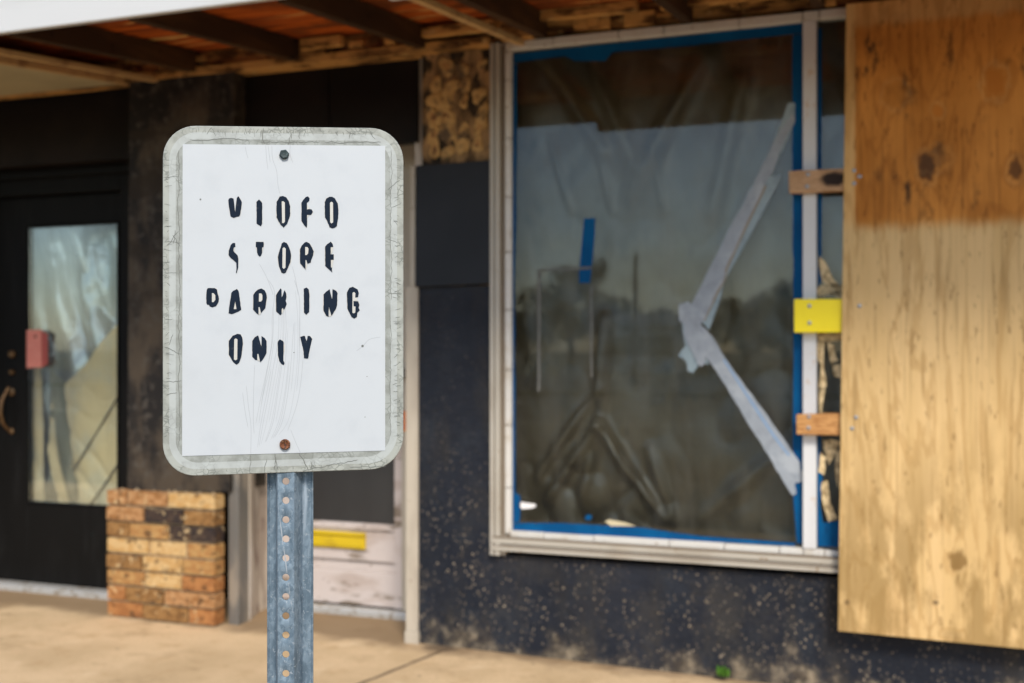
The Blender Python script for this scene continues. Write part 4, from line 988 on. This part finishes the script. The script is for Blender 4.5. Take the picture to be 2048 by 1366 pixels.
def merge_build(b, name, mat, parent):
    o = b.build(name, mat, parent, recalc=False)
    bm = bmesh.new(); bm.from_mesh(o.data); bmesh.ops.remove_doubles(bm, verts=bm.verts, dist=1e-5)
    bmesh.ops.recalc_face_normals(bm, faces=bm.faces)
    w = sum((f.normal.dot(PN)*f.calc_area() for f in bm.faces))
    if w < 0: bmesh.ops.reverse_faces(bm, faces=bm.faces)
    bm.to_mesh(o.data); bm.free()
    o.data.polygons.foreach_set('use_smooth', [True]*len(o.data.polygons)); o.data.set_sharp_from_angle(angle=R(30))
    md = o.modifiers.new('solid', 'SOLIDIFY'); md.thickness = .0026; md.offset = -1
    md = o.modifiers.new('bevel', 'BEVEL'); md.width = .0006; md.segments = 2; md.limit_method = 'ANGLE'; md.angle_limit = R(50)
    return o
post = merge_build(b, 'post', m_galv, sign)
b = B()                                     # long scrape down the web
def PQ(px, py):
    d = ray(px, py); t = (pc-CAM).dot(PN)/d.dot(PN); return CAM + d*t + PN*.0003
for L, w in (([(560,1040),(563,1062),(566,1090)],2.2), ([(568,1098),(571,1120),(574,1146)],2.6), ([(577,1165),(580,1190)],2.2), ([(582,1200),(586,1225)],1.6), ([(556,1010),(558,1030)],1.2)):
    b.ribbon([PQ(*p) for p in L], w/1520, PN)
o = b.build('scrape', m_scuff, sign, recalc=False)

# ------------------------------------------------------------------ across the street (seen mirrored in the glass)
def tree(px, q, h, w, seed, label, leaf):
    p = mirror_spot(px, q); rr = random.Random(seed); root = empty('tree', (p.x, p.y, -.2)); tag(root, label, 'tree', 'trees across the street')
    b = B(); b.tube([(p.x,p.y,-.25),(p.x+.05,p.y,h*.2),(p.x-.05,p.y,h*.45),(p.x,p.y,h*.75)], [w*.05,w*.04,w*.03,w*.01], 8)
    for k in range(6):
        a = k*1.05; z = h*(.25+.06*k); b.tube([(p.x,p.y,z),(p.x+math.cos(a)*w*.2,p.y+math.sin(a)*w*.2,z+h*.12),(p.x+math.cos(a)*w*.36,p.y+math.sin(a)*w*.36,z+h*.2)], [w*.018,w*.012,w*.005], 6)
    b.build('trunk', m_bark, root)
    b = B(); cl = [(Vector((p.x+rr.gauss(0,.2)*w, p.y+rr.gauss(0,.2)*w, h*rr.uniform(.32,.9))), rr.uniform(.12,.22)*w) for _ in range(22)]
    for c, r_ in cl:
        for _ in range(190):
            d = Vector((rr.gauss(0,1),rr.gauss(0,1),rr.gauss(0,1))).normalized()*r_*rr.uniform(.5,1.05); d.z *= .8
            s_ = rr.uniform(.10,.22)*w/6; u_ = Vector((rr.gauss(0,1),rr.gauss(0,1),rr.gauss(0,1))).normalized(); v_ = u_.orthogonal().normalized()
            b.add([c+d-u_*s_, c+d+v_*s_*.6, c+d+u_*s_, c+d-v_*s_*.6], [(0,1,2,3)])
    b.build('crown', leaf, root, recalc=False)
tree(1140, 62, 6.8, 5.4, 1, 'broad dark tree mirrored in the window behind the short blue tape', m_leaf2)
tree(1215, 75, 5.2, 5.0, 2, 'lower rounded tree mirrored in the window right of the short blue tape', m_leaf)
tree(1330, 95, 4.6, 7.0, 3, 'small far tree mirrored in the middle of the window above the white building', m_leaf)
tree(1490, 70, 4.6, 5.5, 4, 'bushy tree mirrored in the window near the yellow batten', m_leaf2)
tree(1570, 80, 6.0, 6.0, 5, 'tall dense tree mirrored at the right edge of the window', m_leaf)
tree(1050, 85, 4.6, 6.0, 6, 'dark tree mirrored at the left edge of the window', m_leaf2)
p0 = mirror_spot(1195, 66); p1 = mirror_spot(1345, 66)
hb = empty('long_house', ((p0.x+p1.x)/2, -66, -.2)); tag(hb, 'low long white building with dark windows mirrored in the shop glass', 'building')
b = B(); b.box(p0.x, p1.x, -72, -66, -.25, 2.7); b.build('wall', m_bwhite, hb)
b = B(); L_ = p0.x-.4, p1.x+.4
b.hexa([(L_[0],-72.4,2.7),(L_[1],-72.4,2.7),(L_[1],-65.5,2.7),(L_[0],-65.5,2.7),(L_[0],-69.2,3.6),(L_[1],-69.2,3.6),(L_[1],-68.8,3.6),(L_[0],-68.8,3.6)]); b.build('roof', m_broof, hb)
for k in range(7):
    x = p0.x + (p1.x-p0.x)*(k+.5)/7; b = B(); b.box(x-.42, x+.42, -65.99, -65.93, .9, 2.1); b.build('window', m_bwin, hb)
pp = mirror_spot(1270, 34)
b = B(); b.tube([(pp.x,pp.y,-.3),(pp.x,pp.y,4.0),(pp.x+.03,pp.y,4.6)], [.09,.08,.07], 10)
o = b.build('utility_pole', m_polewood); tag(o, 'weathered wooden utility pole mirrored in the middle of the shop window', 'pole')
